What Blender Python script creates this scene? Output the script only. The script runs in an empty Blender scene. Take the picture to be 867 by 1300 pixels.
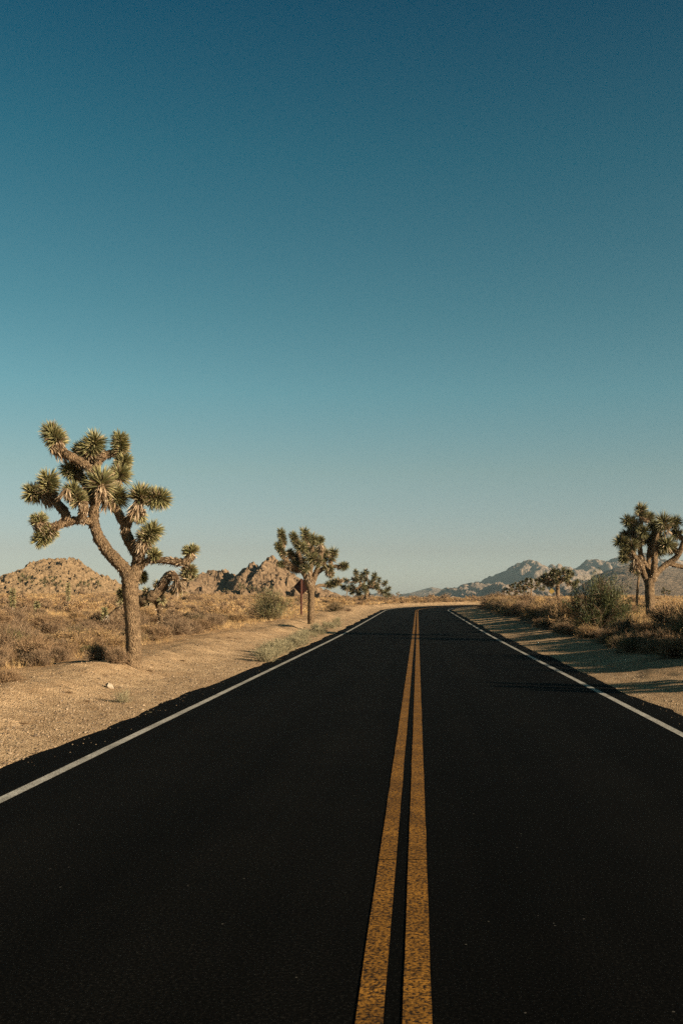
import bpy, math, random
import numpy as np
from mathutils import Vector

# ------------------------------------------------------------------ camera, sky, sun, exposure
S = bpy.context.scene
COL = S.collection
F, VX, VY, H = 1264.0, 530.0, 760.0, 1.67      # focal length and vanishing point in pixels of the 867x1300 photograph, eye height
SUN_AZ, SUN_EL = math.radians(63), math.radians(15.5)   # azimuth from behind the camera towards the right
cam = bpy.data.cameras.new('camera'); camo = bpy.data.objects.new('camera', cam); COL.objects.link(camo)
cam.sensor_fit = 'VERTICAL'; cam.sensor_height = 36.0; cam.lens = 36.0 * F / 1300.0
cam.shift_x = -(VX - 433.5) / 1300.0; cam.shift_y = (VY - 650.0) / 1300.0
cam.clip_start = 0.1; cam.clip_end = 30000
camo.location = (0, 0, H); camo.rotation_euler = (math.pi / 2, 0, 0)
S.camera = camo
sdir = Vector((math.sin(SUN_AZ) * math.cos(SUN_EL), -math.cos(SUN_AZ) * math.cos(SUN_EL), math.sin(SUN_EL)))
sl = bpy.data.lights.new('sun', 'SUN'); slo = bpy.data.objects.new('sun', sl); COL.objects.link(slo)
sl.energy = 4.6; sl.angle = math.radians(0.53); sl.color = (1.0, 0.81, 0.59)
slo.rotation_euler = sdir.to_track_quat('Z', 'Y').to_euler(); slo.location = sdir * 60
W = bpy.data.worlds.new('World'); S.world = W; W.use_nodes = True
nt = W.node_tree; nt.nodes.clear()
sky = nt.nodes.new('ShaderNodeTexSky'); sky.sky_type = 'NISHITA'; sky.sun_disc = False
sky.sun_elevation = SUN_EL; sky.sun_rotation = math.atan2(sdir.x, sdir.y)
sky.altitude = 900; sky.air_density = 1.0; sky.dust_density = 1.4; sky.ozone_density = 2.0
# the clear dusk-side sky is graded by elevation only: deep teal overhead, pale warm grey at the horizon
geo = nt.nodes.new('ShaderNodeNewGeometry'); sep = nt.nodes.new('ShaderNodeSeparateXYZ'); nt.links.new(geo.outputs['Incoming'], sep.inputs[0])
neg = nt.nodes.new('ShaderNodeMath'); neg.operation = 'MULTIPLY'; neg.inputs[1].default_value = -1.0; nt.links.new(sep.outputs[2], neg.inputs[0])
rp = nt.nodes.new('ShaderNodeValToRGB'); nt.links.new(neg.outputs[0], rp.inputs[0])
SKY = [(0.0, (.128, .124, .140)), (.016, (.124, .119, .132)), (.0474, (.105, .0925, .0930)), (.1256, (.0965, .0985, .0790)), (.2014, (.0684, .103, .0817)), (.274, (.0450, .090, .0725)),
       (.405, (.0155, .069, .061)), (.51, (.0012, .047, .050)), (.64, (.006, .022, .022)), (1.0, (.009, .013, .011))]
e = rp.color_ramp.elements; e[0].position, e[0].color = SKY[0][0], (*[6.5 * c for c in SKY[0][1]], 1); e[1].position, e[1].color = 1.0, (*[6.5 * c for c in SKY[-1][1]], 1)
for p, c in SKY[1:-1]: e.new(p).color = (*[6.5 * q for q in c], 1)
mu = nt.nodes.new('ShaderNodeMix'); mu.data_type = 'RGBA'; mu.blend_type = 'MULTIPLY'; mu.inputs[0].default_value = 1.0
bg = nt.nodes.new('ShaderNodeBackground'); bg.inputs[1].default_value = 0.06
out = nt.nodes.new('ShaderNodeOutputWorld')
nt.links.new(sky.outputs[0], mu.inputs[6]); nt.links.new(rp.outputs[0], mu.inputs[7]); nt.links.new(mu.outputs[2], bg.inputs[0]); nt.links.new(bg.outputs[0], out.inputs[0])
S.view_settings.view_transform = 'Standard'; S.view_settings.look = 'None'; S.view_settings.gamma = 1.0
S.view_settings.use_curve_mapping = False
S.view_settings.exposure = 1.35
S.render.film_transparent = False
S.cycles.use_denoising = False; S.cycles.max_bounces = 6; S.cycles.volume_bounces = 0

rng = np.random.default_rng(7)
random.seed(7)

# ------------------------------------------------------------------ helpers: noise
def _hash(ix, iy, s):
    h = (ix.astype(np.int64) * 374761393 + iy.astype(np.int64) * 668265263 + s * 2147483647 + 1013904223) & 0xFFFFFFFF
    h = ((h ^ (h >> 13)) * 1274126177) & 0xFFFFFFFF
    h = ((h ^ (h >> 16)) * 2246822519) & 0xFFFFFFFF
    h = h ^ (h >> 15)
    return (h & 0xFFFFFF) / float(0xFFFFFF)
def vnoise(x, y, s=0):
    ix, iy = np.floor(x), np.floor(y); fx, fy = x - ix, y - iy
    fx = fx * fx * (3 - 2 * fx); fy = fy * fy * (3 - 2 * fy)
    a = _hash(ix, iy, s); b = _hash(ix + 1, iy, s); c = _hash(ix, iy + 1, s); d = _hash(ix + 1, iy + 1, s)
    return (a + (b - a) * fx) * (1 - fy) + (c + (d - c) * fx) * fy - 0.5
def fbm(x, y, s=0, o=4, g=0.5):
    x = np.asarray(x, float); y = np.asarray(y, float); r = 0; a = 1.0
    for k in range(o):
        r = r + a * vnoise(x * 2 ** k + 13.7 * k, y * 2 ** k + 7.1 * k, s + k); a *= g
    return r
def worley(x, y, s=0):
    ix, iy = np.floor(x), np.floor(y); best = np.full(x.shape, 9.0); idv = np.zeros(x.shape)
    for dx in (-1, 0, 1):
        for dy in (-1, 0, 1):
            cx, cy = ix + dx, iy + dy
            d = np.hypot(cx + _hash(cx, cy, s) - x, cy + _hash(cx, cy, s + 91) - y)
            m = d < best; best = np.where(m, d, best); idv = np.where(m, _hash(cx, cy, s + 7), idv)
    return best, idv
def sstep(x, a, b):
    t = np.clip((np.asarray(x, float) - a) / (b - a), 0, 1); return t * t * (3 - 2 * t)

# ------------------------------------------------------------------ helpers: meshes
class MB:
    """collects vertices, faces, a tint per vertex and a material slot per face; build() links ONE mesh object"""
    def __init__(s): s.v = []; s.t = []; s.f3 = []; s.f4 = []; s.m3 = []; s.m4 = []; s.n = 0
    def add(s, v, quads=None, tris=None, tint=(1, 1, 1), mat=0):
        v = np.asarray(v, float).reshape(-1, 3); k = len(v)
        t = np.asarray(tint, float); t = np.broadcast_to(t, (k, 3)) if t.ndim == 1 else t
        s.v.append(v); s.t.append(t)
        if quads is not None and len(quads):
            q = np.asarray(quads, np.int64).reshape(-1, 4) + s.n; s.f4.append(q); s.m4.append(np.full(len(q), mat))
        if tris is not None and len(tris):
            q = np.asarray(tris, np.int64).reshape(-1, 3) + s.n; s.f3.append(q); s.m3.append(np.full(len(q), mat))
        s.n += k
    def build(s, name, mats, parent=None, origin=None, smooth=False, link=True):
        v = np.concatenate(s.v); t = np.concatenate(s.t)
        if origin is not None: v = v - np.asarray(origin, float)
        f4 = np.concatenate(s.f4) if s.f4 else np.zeros((0, 4), int); f3 = np.concatenate(s.f3) if s.f3 else np.zeros((0, 3), int)
        mi = np.concatenate([np.concatenate(s.m4) if s.m4 else np.zeros(0, int), np.concatenate(s.m3) if s.m3 else np.zeros(0, int)])
        me = bpy.data.meshes.new(name)
        me.vertices.add(len(v)); me.vertices.foreach_set('co', v.astype(np.float32).ravel())
        loops = np.concatenate([f4.ravel(), f3.ravel()]); me.loops.add(len(loops)); me.loops.foreach_set('vertex_index', loops.astype(np.int32))
        ls = np.concatenate([np.arange(len(f4)) * 4, len(f4) * 4 + np.arange(len(f3)) * 3])
        me.polygons.add(len(ls)); me.polygons.foreach_set('loop_start', ls.astype(np.int32))
        if not isinstance(mats, (list, tuple)): mats = [mats]
        for m in mats: me.materials.append(m)
        me.polygons.foreach_set('material_index', mi.astype(np.int32))
        me.polygons.foreach_set('use_smooth', np.full(len(ls), bool(smooth)))
        ca = me.color_attributes.new('tint', 'FLOAT_COLOR', 'POINT')
        ca.data.foreach_set('color', np.concatenate([t, np.ones((len(t), 1))], 1).astype(np.float32).ravel())
        me.update(calc_edges=True); me.validate()
        o = bpy.data.objects.new(name, me)
        if link: COL.objects.link(o)
        if parent is not None: o.parent = parent
        elif origin is not None: o.location = origin
        return o
def tag(o, label=None, cat=None, group=None, kind=None):
    if label: o['label'] = label
    if cat: o['category'] = cat
    if group: o['group'] = group
    if kind: o['kind'] = kind
    return o
def thing(name, loc, label, cat, group=None):
    o = bpy.data.objects.new(name, None); o.empty_display_size = 0.3; COL.objects.link(o); o.location = loc
    return tag(o, label, cat, group)
def dup(root, loc, rz=0.0, sc=(1, 1, 1), label=None, group=None, tiltxy=(0, 0)):
    r = root.copy(); COL.objects.link(r); r.location = loc; r.rotation_euler = (tiltxy[0], tiltxy[1], rz); r.scale = sc
    if label: r['label'] = label
    if group: r['group'] = group
    for ch in root.children:
        c = ch.copy(); COL.objects.link(c); c.parent = r
        for g in ch.children:
            d = g.copy(); COL.objects.link(d); d.parent = c
    return r
def norm(a): return a / np.maximum(np.linalg.norm(a, axis=-1, keepdims=True), 1e-9)
def smooth_path(P, sub=5):
    P = np.asarray(P, float)
    if len(P) < 3:
        t = np.linspace(0, 1, sub + 1)[:, None]; return P[0] * (1 - t) + P[-1] * t
    Q = np.vstack([2 * P[0] - P[1], P, 2 * P[-1] - P[-2]]); o = []
    for i in range(1, len(Q) - 2):
        p0, p1, p2, p3 = Q[i - 1:i + 3]
        for k in range(sub):
            t = k / sub
            o.append(0.5 * (2 * p1 + (p2 - p0) * t + (2 * p0 - 5 * p1 + 4 * p2 - p3) * t * t + (3 * p1 - p0 - 3 * p2 + p3) * t ** 3))
    o.append(P[-1]); return np.array(o)
def tube(mb, path, radii, seg=12, rough=0.08, tint=(1, 1, 1), mat=0, r=rng, caps=True):
    P = np.asarray(path, float); n = len(P); R = np.broadcast_to(np.asarray(radii, float), (n,))
    T = norm(np.gradient(P, axis=0)); up = np.array([0.13, 0.9, 0.2]); N = np.zeros_like(P); c = up
    for i in range(n):
        c = c - T[i] * np.dot(c, T[i]); c = c / max(np.linalg.norm(c), 1e-6); N[i] = c
    B = np.cross(T, N); a = np.linspace(0, 2 * np.pi, seg, endpoint=False)
    rr = R[:, None] * (1 + rough * r.normal(size=(n, seg)))
    V = P[:, None] + rr[..., None] * (np.cos(a)[None, :, None] * N[:, None] + np.sin(a)[None, :, None] * B[:, None])
    i = np.arange(n - 1)[:, None] * seg; j = np.arange(seg)[None]; k = (j + 1) % seg
    q = np.stack([i + j, i + k, i + seg + k, i + seg + j], -1).reshape(-1, 4)
    V = V.reshape(-1, 3); tr = None
    if caps:
        V = np.vstack([V, P[0] - T[0] * R[0] * 0.3, P[-1] + T[-1] * R[-1] * 0.5]); m = n * seg; jj = np.arange(seg); kk = (jj + 1) % seg
        tr = np.vstack([np.stack([np.full(seg, m), kk, jj], 1), np.stack([np.full(seg, m + 1), (n - 1) * seg + jj, (n - 1) * seg + kk], 1)])
    mb.add(V, q, tr, tint, mat)
def blades(mb, base, d, L, w, tint, droop=0.0, mat=0, r=rng, simple=False):
    """pointed leaves: base points, directions, lengths, widths"""
    base = np.asarray(base, float); n = len(base); d = norm(np.asarray(d, float))
    L = np.broadcast_to(L, (n,))[:, None]; w = np.broadcast_to(w, (n,))[:, None]; dr = np.broadcast_to(droop, (n,))[:, None]
    s = norm(np.cross(d, r.normal(size=(n, 3)))); z = np.array([0, 0, -1.0])
    tip = base + d * L + z * dr * L; tint = np.broadcast_to(np.asarray(tint, float), (n, 3))
    if simple:
        V = np.stack([base - s * w / 2, base + s * w / 2, tip], 1); i = np.arange(n)[:, None] * 3
        mb.add(V.reshape(-1, 3), None, i + np.array([0, 1, 2]), np.repeat(tint, 3, 0), mat); return
    mid = base + d * L * 0.5 + z * dr * L * 0.2
    V = np.stack([base - s * w / 2, base + s * w / 2, mid - s * w * 0.42, mid + s * w * 0.42, tip], 1); i = np.arange(n)[:, None] * 5
    mb.add(V.reshape(-1, 3), i + np.array([0, 1, 3, 2]), i + np.array([2, 3, 4]), (np.repeat(tint, 5, 0).reshape(-1, 5, 3) * np.array([.85, .85, 1, 1, 1.35])[None, :, None]).reshape(-1, 3), mat)
def flecks(mb, c, size, tint, mat=0, r=rng):
    n = len(c); a = norm(r.normal(size=(n, 3))); b = norm(np.cross(a, r.normal(size=(n, 3)))); size = np.broadcast_to(size, (n,))[:, None]
    V = np.stack([c - a * size, c + b * size * 0.4, c + a * size, c - b * size * 0.4], 1); i = np.arange(n)[:, None] * 4
    mb.add(V.reshape(-1, 3), i + np.arange(4), None, np.repeat(np.broadcast_to(np.asarray(tint, float), (n, 3)), 4, 0), mat)

# ------------------------------------------------------------------ helpers: materials
def new_mat(name, rough=0.9, spec=0.2):
    m = bpy.data.materials.new(name); m.use_nodes = True; b = m.node_tree.nodes['Principled BSDF']
    b.inputs['Roughness'].default_value = rough; b.inputs['Specular IOR Level'].default_value = spec
    return m, m.node_tree, b
def nz(t, scale, detail=4, vec=None, kind='ShaderNodeTexNoise', rough=0.6):
    n = t.nodes.new(kind); n.inputs['Scale'].default_value = scale
    if kind == 'ShaderNodeTexNoise': n.inputs['Detail'].default_value = detail; n.inputs['Roughness'].default_value = rough
    if vec is None:
        g = t.nodes.new('ShaderNodeNewGeometry'); vec = g.outputs['Position']
    t.links.new(vec, n.inputs['Vector']); return n
def ramp(t, fac, stops):
    r = t.nodes.new('ShaderNodeValToRGB'); e = r.color_ramp.elements
    e[0].position, e[0].color = stops[0][0], (*stops[0][1], 1); e[1].position, e[1].color = stops[-1][0], (*stops[-1][1], 1)
    for p, c in stops[1:-1]:
        x = e.new(p); x.color = (*c, 1)
    t.links.new(fac, r.inputs[0]); return r.outputs[0]
def mix(t, a, b, fac, mode='MIX'):
    m = t.nodes.new('ShaderNodeMix'); m.data_type = 'RGBA'; m.blend_type = mode
    for sock, x in ((m.inputs[0], fac), (m.inputs[6], a), (m.inputs[7], b)):
        if hasattr(x, 'links'): t.links.new(x, sock)
        elif isinstance(x, tuple): sock.default_value = (*x, 1)
        else: sock.default_value = x
    return m.outputs[2]
def bump(t, b, hgt, strength, dist):
    n = t.nodes.new('ShaderNodeBump'); n.inputs['Strength'].default_value = strength; n.inputs['Distance'].default_value = dist
    t.links.new(hgt, n.inputs['Height']); t.links.new(n.outputs[0], b.inputs['Normal'])
def objvec(t):
    return t.nodes.new('ShaderNodeTexCoord').outputs['Object']
def tint_mat(name, rough=0.8, spec=0.15, scale=9.0, amt=0.35, trans=0.0):
    m, t, b = new_mat(name, rough, spec); a = t.nodes.new('ShaderNodeAttribute'); a.attribute_name = 'tint'
    n = nz(t, scale, 3); c = ramp(t, n.outputs['Fac'], [(0.3, (1 - amt,) * 3), (0.7, (1 + amt,) * 3)])
    col = mix(t, a.outputs['Color'], c, 1.0, 'MULTIPLY'); t.links.new(col, b.inputs['Base Color'])
    if trans > 0:
        tr = t.nodes.new('ShaderNodeBsdfTranslucent'); t.links.new(col, tr.inputs['Color']); ms = t.nodes.new('ShaderNodeMixShader'); ms.inputs[0].default_value = trans
        t.links.new(b.outputs[0], ms.inputs[1]); t.links.new(tr.outputs[0], ms.inputs[2]); t.links.new(ms.outputs[0], t.nodes['Material Output'].inputs[0])
    return m
M = {}
M['leaf'] = tint_mat('joshua_leaf', 0.55, 0.3, 14, 0.25, 0.08)
M['twig'] = tint_mat('dry_twig', 0.9, 0.1, 5, 0.3, 0.1)
M['grass'] = tint_mat('straw', 0.85, 0.15, 1.3, 0.3, 0.25)
m, t, b = new_mat('joshua_bark', 0.95, 0.1); a = t.nodes.new('ShaderNodeAttribute'); a.attribute_name = 'tint'
ov = objvec(t); mp = t.nodes.new('ShaderNodeMapping'); mp.inputs['Scale'].default_value = (1, 1, 0.55); t.links.new(ov, mp.inputs[0])
vo = nz(t, 46, vec=mp.outputs[0], kind='ShaderNodeTexVoronoi'); n1 = nz(t, 9, 6, ov); n2 = nz(t, 60, 3, ov)
c1 = ramp(t, vo.outputs['Distance'], [(0.0, (1.15, 1.12, 1.08)), (0.45, (0.88, 0.86, 0.84)), (0.85, (0.4, 0.37, 0.34))])
c2 = ramp(t, n1.outputs['Fac'], [(0.32, (0.5, 0.46, 0.43)), (0.68, (1.38, 1.33, 1.25))])
t.links.new(mix(t, mix(t, a.outputs['Color'], c1, 1.0, 'MULTIPLY'), c2, 1.0, 'MULTIPLY'), b.inputs['Base Color'])
hm = t.nodes.new('ShaderNodeMath'); hm.operation = 'SUBTRACT'; t.links.new(n2.outputs['Fac'], hm.inputs[0]); t.links.new(vo.outputs['Distance'], hm.inputs[1])
bump(t, b, hm.outputs[0], 1.0, 0.05); M['bark'] = m
# sandy ground: paler gravel beside the asphalt, redder soil in the field, pebbles and dark specks
m, t, b = new_mat('desert_sand', 1.0, 0.05); a = t.nodes.new('ShaderNodeAttribute'); a.attribute_name = 'tint'
n0 = nz(t, 0.35, 5); n1 = nz(t, 3.0, 6); n2 = nz(t, 28, 4); vo = nz(t, 17, kind='ShaderNodeTexVoronoi'); vo2 = nz(t, 48, kind='ShaderNodeTexVoronoi')
c = mix(t, a.outputs['Color'], ramp(t, n0.outputs['Fac'], [(0.3, (0.82, 0.78, 0.74)), (0.7, (1.12, 1.1, 1.06))]), 1.0, 'MULTIPLY')
c = mix(t, c, ramp(t, n1.outputs['Fac'], [(0.3, (0.7, 0.66, 0.62)), (0.65, (1.15, 1.15, 1.15))]), 1.0, 'MULTIPLY')
c = mix(t, c, ramp(t, n2.outputs['Fac'], [(0.35, (0.55, 0.5, 0.46)), (0.6, (1.18, 1.18, 1.2))]), 1.0, 'MULTIPLY')
peb = t.nodes.new('ShaderNodeMath'); peb.operation = 'LESS_THAN'; t.links.new(vo.outputs['Distance'], peb.inputs[0]); peb.inputs[1].default_value = 0.2
pc = t.nodes.new('ShaderNodeSeparateColor'); t.links.new(vo.outputs['Color'], pc.inputs[0])
pm = t.nodes.new('ShaderNodeMath'); pm.operation = 'GREATER_THAN'; t.links.new(pc.outputs[0], pm.inputs[0]); pm.inputs[1].default_value = 0.45
pf = t.nodes.new('ShaderNodeMath'); pf.operation = 'MULTIPLY'; t.links.new(peb.outputs[0], pf.inputs[0]); t.links.new(pm.outputs[0], pf.inputs[1])
pebc = ramp(t, pc.outputs[1], [(0.0, (0.16, 0.13, 0.10)), (0.5, (0.42, 0.33, 0.23)), (1.0, (0.5, 0.4, 0.28))])
t.links.new(mix(t, c, pebc, pf.outputs[0]), b.inputs['Base Color'])
ha = t.nodes.new('ShaderNodeMath'); ha.operation = 'MULTIPLY_ADD'; t.links.new(n2.outputs['Fac'], ha.inputs[0]); ha.inputs[1].default_value = 1.0
hb = t.nodes.new('ShaderNodeMath'); hb.operation = 'SUBTRACT'; hb.inputs[0].default_value = 0.6; t.links.new(vo2.outputs['Distance'], hb.inputs[1]); t.links.new(hb.outputs[0], ha.inputs[2])
bump(t, b, ha.outputs[0], 0.8, 0.03); M['sand'] = m
# asphalt: nearly black, fine aggregate, a few pale grains, long faint wheel tracks
m, t, b = new_mat('asphalt', 0.9, 0.03)
g = t.nodes.new('ShaderNodeNewGeometry'); mp = t.nodes.new('ShaderNodeMapping'); mp.inputs['Scale'].default_value = (0.9, 0.03, 1); t.links.new(g.outputs['Position'], mp.inputs[0])
n0 = nz(t, 1.0, 3, mp.outputs[0]); n1 = nz(t, 0.6, 5); n2 = nz(t, 55, 4, rough=0.75); vo = nz(t, 30, kind='ShaderNodeTexVoronoi')
c = ramp(t, n2.outputs['Fac'], [(0.3, (0.0006, 0.0006, 0.0005)), (0.52, (0.0026, 0.0024, 0.0020)), (0.63, (0.0085, 0.0079, 0.0066)), (0.78, (0.026, 0.024, 0.020))])
c = mix(t, c, ramp(t, n0.outputs['Fac'], [(0.35, (0.62,) * 3), (0.65, (1.4,) * 3)]), 1.0, 'MULTIPLY')
c = mix(t, c, ramp(t, n1.outputs['Fac'], [(0.3, (0.8, 0.8, 0.8)), (0.7, (1.2, 1.18, 1.15))]), 1.0, 'MULTIPLY')
sc_ = t.nodes.new('ShaderNodeSeparateColor'); t.links.new(vo.outputs['Color'], sc_.inputs[0])
g1 = t.nodes.new('ShaderNodeMath'); g1.operation = 'GREATER_THAN'; t.links.new(sc_.outputs[0], g1.inputs[0]); g1.inputs[1].default_value = 0.994
g2 = t.nodes.new('ShaderNodeMath'); g2.operation = 'LESS_THAN'; t.links.new(vo.outputs['Distance'], g2.inputs[0]); g2.inputs[1].default_value = 0.18
g3 = t.nodes.new('ShaderNodeMath'); g3.operation = 'MULTIPLY'; t.links.new(g1.outputs[0], g3.inputs[0]); t.links.new(g2.outputs[0], g3.inputs[1])
t.links.new(mix(t, c, (0.07, 0.065, 0.055), g3.outputs[0]), b.inputs['Base Color'])
bump(t, b, n2.outputs['Fac'], 0.6, 0.006); M['asphalt'] = m
def paint(name, col, dark, lo, hi, sc=75):
    m, t, b = new_mat(name, 0.8, 0.15); n = nz(t, sc, 3); n1 = nz(t, 2.2, 5); v = nz(t, sc * 0.9, kind='ShaderNodeTexVoronoi')
    c = ramp(t, n.outputs['Fac'], [(lo, dark), (hi, col)])
    c = mix(t, c, ramp(t, v.outputs['Distance'], [(0.35, (1.08,) * 3), (0.75, (0.45,) * 3)]), 0.8, 'MULTIPLY')
    c = mix(t, c, ramp(t, n1.outputs['Fac'], [(0.33, (0.66, 0.65, 0.63)), (0.62, (1.15,) * 3)]), 1.0, 'MULTIPLY')
    t.links.new(c, b.inputs['Base Color']); bump(t, b, n.outputs['Fac'], 0.5, 0.004); return m
M['white'] = paint('white_paint', (0.44, 0.425, 0.37), (0.13, 0.095, 0.08), 0.32, 0.5)
M['yellow'] = paint('yellow_paint', (0.30, 0.135, 0.018), (0.022, 0.011, 0.004), 0.39, 0.55, 58)
def rock(name, c0, c1, c2, s):
    m, t, b = new_mat(name, 0.95, 0.1); n = nz(t, s, 7, rough=0.65); n1 = nz(t, s * 0.22, 4); v = nz(t, s * 0.8, kind='ShaderNodeTexVoronoi')
    c = ramp(t, n.outputs['Fac'], [(0.3, c0), (0.52, c1), (0.72, c2)])
    c = mix(t, c, ramp(t, n1.outputs['Fac'], [(0.3, (0.8, 0.78, 0.76)), (0.7, (1.15, 1.12, 1.08))]), 1.0, 'MULTIPLY')
    c = mix(t, c, ramp(t, v.outputs['Distance'], [(0.2, (1.05,) * 3), (0.8, (0.7,) * 3)]), 0.6, 'MULTIPLY')
    t.links.new(c, b.inputs['Base Color']); bump(t, b, n.outputs['Fac'], 0.8, 0.6 / s); return m
M['rock'] = rock('granite_boulders', (0.095, 0.066, 0.038), (0.215, 0.15, 0.085), (0.31, 0.22, 0.13), 0.9)
M['redrock'] = rock('reddish_granite', (0.085, 0.057, 0.036), (0.185, 0.128, 0.078), (0.26, 0.185, 0.113), 0.6)
M['mountain'] = rock('mountain_rock', (0.115, 0.09, 0.073), (0.225, 0.176, 0.136), (0.34, 0.27, 0.21), 0.055)
M['fan'] = rock('gravel_slope', (0.14, 0.105, 0.072), (0.20, 0.15, 0.105), (0.25, 0.19, 0.135), 0.12)
M['palestone'] = rock('pale_stone', (0.36, 0.3, 0.22), (0.46, 0.39, 0.3), (0.55, 0.48, 0.38), 20)
def plain(name, col, rough, spec, metal=0.0):
    m, t, b = new_mat(name, rough, spec); n = nz(t, 12, 5, objvec(t))
    t.links.new(mix(t, col, ramp(t, n.outputs['Fac'], [(0.3, (0.7,) * 3), (0.7, (1.2,) * 3)]), 1.0, 'MULTIPLY'), b.inputs['Base Color']); b.inputs['Metallic'].default_value = metal; return m
M['brown_paint'] = plain('brown_sign_paint', (0.042, 0.014, 0.01), 0.6, 0.3)
M['post'] = plain('rusty_post', (0.085, 0.032, 0.02), 0.7, 0.3)
M['yellow_sign'] = plain('yellow_sign_paint', (0.24, 0.16, 0.035), 0.5, 0.4)
M['steel'] = plain('galvanised_steel', (0.3, 0.29, 0.27), 0.5, 0.5, 0.6)

# ------------------------------------------------------------------ the ground
XC, Y0, R = -0.09, 104.0, 120.0           # road centre line: straight along +Y, then a right-hand curve of radius R
CX = XC + R
def lat(X, Y):
    X = np.asarray(X, float); Y = np.asarray(Y, float)
    arc = R - np.hypot(X - CX, Y - Y0)
    l = np.where(Y <= Y0, X - XC, arc)
    return np.where((Y > Y0) & (X > CX), (Y0 + R) - Y, l)
def rise(Y):
    Y = np.asarray(Y, float); sp = lambda t, w: w * np.logaddexp(0, t / w)
    return 0.0067 * (sp(Y - 45, 5.0) - sp(Y - 150, 8.0))      # the road climbs gently to a crest in the bend
def height(X, Y):
    X = np.asarray(X, float); Y = np.asarray(Y, float); l = lat(X, Y)
    edge = np.where(l < 0, 3.90, 3.80)
    d = np.abs(l) - edge + fbm(X * 0.7, Y * 0.28, 3, 3) * 0.22 + fbm(X * 1.8, Y * 1.8, 4, 4) * 0.03
    z = np.where(d < 0, np.maximum(d * 0.25, -0.09), d * 0.055)
    z = np.minimum(z, 0.12)
    # left: a low berm pushed up by the grader, then the field rising away
    bl = np.exp(-((d - 2.6 + fbm(X * .1, Y * .15, 9, 2) * 1.6) / 0.8) ** 2) * 0.16 * (0.7 + 0.9 * fbm(X * .6, Y * .5, 5, 3))
    rl = np.maximum(0.012 * (np.clip(Y, 15, 205) - 15) - rise(Y), 0) * sstep(d, 0.5, 9) * (0.36 + 0.64 * sstep(-X, 4, 45)) * (1 - 0.8 * sstep(Y, 150, 260) * sstep(X, -60, 0))
    und = fbm(X * 0.09, Y * 0.07, 21, 4) * 0.5 * sstep(d, 3, 14) + fbm(X * 0.8, Y * 0.8, 31, 3) * 0.09 * sstep(d, 0.7, 3)
    zl = z + bl + rl + 0.16 * sstep(d, 1.0, 3.5)
    # right: a bank of shrubs
    rr = 0.0035 * (np.clip(Y, 20, 150) - 20) * sstep(d, 3, 9)
    zr = z + 0.50 * sstep(d, 2.3, 4.8) + 0.12 * sstep(d, 0.2, 2.5) + rr
    out = np.where(l < 0, zl, zr) + und + rise(Y)
    return out + (fbm(X * 3.2, Y * 3.2, 41, 3) * 0.035 * sstep(d, 0.25, 1.1))
def hz(x, y): return float(height(np.array([x]), np.array([y]))[0])
def ground_hit(px, py, lo=3.0, hi=400.0):
    ys = np.exp(np.linspace(math.log(lo), math.log(hi), 4000)); xs = (px - VX) / F * ys
    zr = H - (py - VY) / F * ys; k = np.argmax(zr < height(xs, ys))
    return float(xs[k]), float(ys[k])
def pt(px, py, Y): return np.array([(px - VX) / F * Y, Y, H - (py - VY) / F * Y])

def growing(start, first, ratio, end):
    o = [start]; s = first
    while o[-1] < end: o.append(o[-1] + s); s *= ratio
    return o
ys = list(np.arange(-26, 6, 0.5)); y = 6.0
while y < 4500: ys.append(y); y += max(0.06, 0.007 * y) if y < 300 else 0.05 * y
pos = list(np.arange(0, 9.5, 0.07)); pos = pos + growing(pos[-1] + 0.13, 0.13, 1.035, 4200)[0:]
xs = np.array([-p for p in pos[:0:-1]] + pos)
GX, GY = np.meshgrid(xs, np.array(ys)); GZ = height(GX, GY)
GZ = np.where((np.abs(lat(GX, GY)) < 3.4), rise(GY) - 0.3, GZ)
ny, nx = GX.shape; i = (np.arange(ny - 1)[:, None] * nx + np.arange(nx - 1)[None]).ravel()
l_ = lat(GX, GY); dd = np.abs(l_) - 4.0
ws = (1 - sstep(dd, 1.2, 4.5))[..., None]            # shoulder gravel against field soil
fx = sstep(fbm(GX * 0.12, GY * 0.12, 77, 4), -0.25, 0.35)[..., None]
soil = np.array([0.38, 0.255, 0.14]) * (1 - fx) + np.array([0.48, 0.335, 0.19]) * fx
shoulder = np.array([0.44, 0.325, 0.20]) + 0 * fx
litter_shade = (sstep(l_ + fbm(GX * .5, GY * .5, 61, 3), 5.6, 6.6) * (1 - sstep(l_, 9, 11)))[..., None] * (l_ > 0)[..., None]  # right bank: dark litter, with the shrubs' shade painted into the soil tint
soil = soil * (1 - litter_shade) + np.array([0.13, 0.085, 0.05]) * litter_shade; ws = ws * (1 - litter_shade)
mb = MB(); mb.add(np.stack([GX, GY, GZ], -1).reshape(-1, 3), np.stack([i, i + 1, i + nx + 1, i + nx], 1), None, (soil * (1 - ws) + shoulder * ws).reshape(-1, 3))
tag(mb.build('ground', M['sand'], smooth=True), kind='structure')

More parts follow.
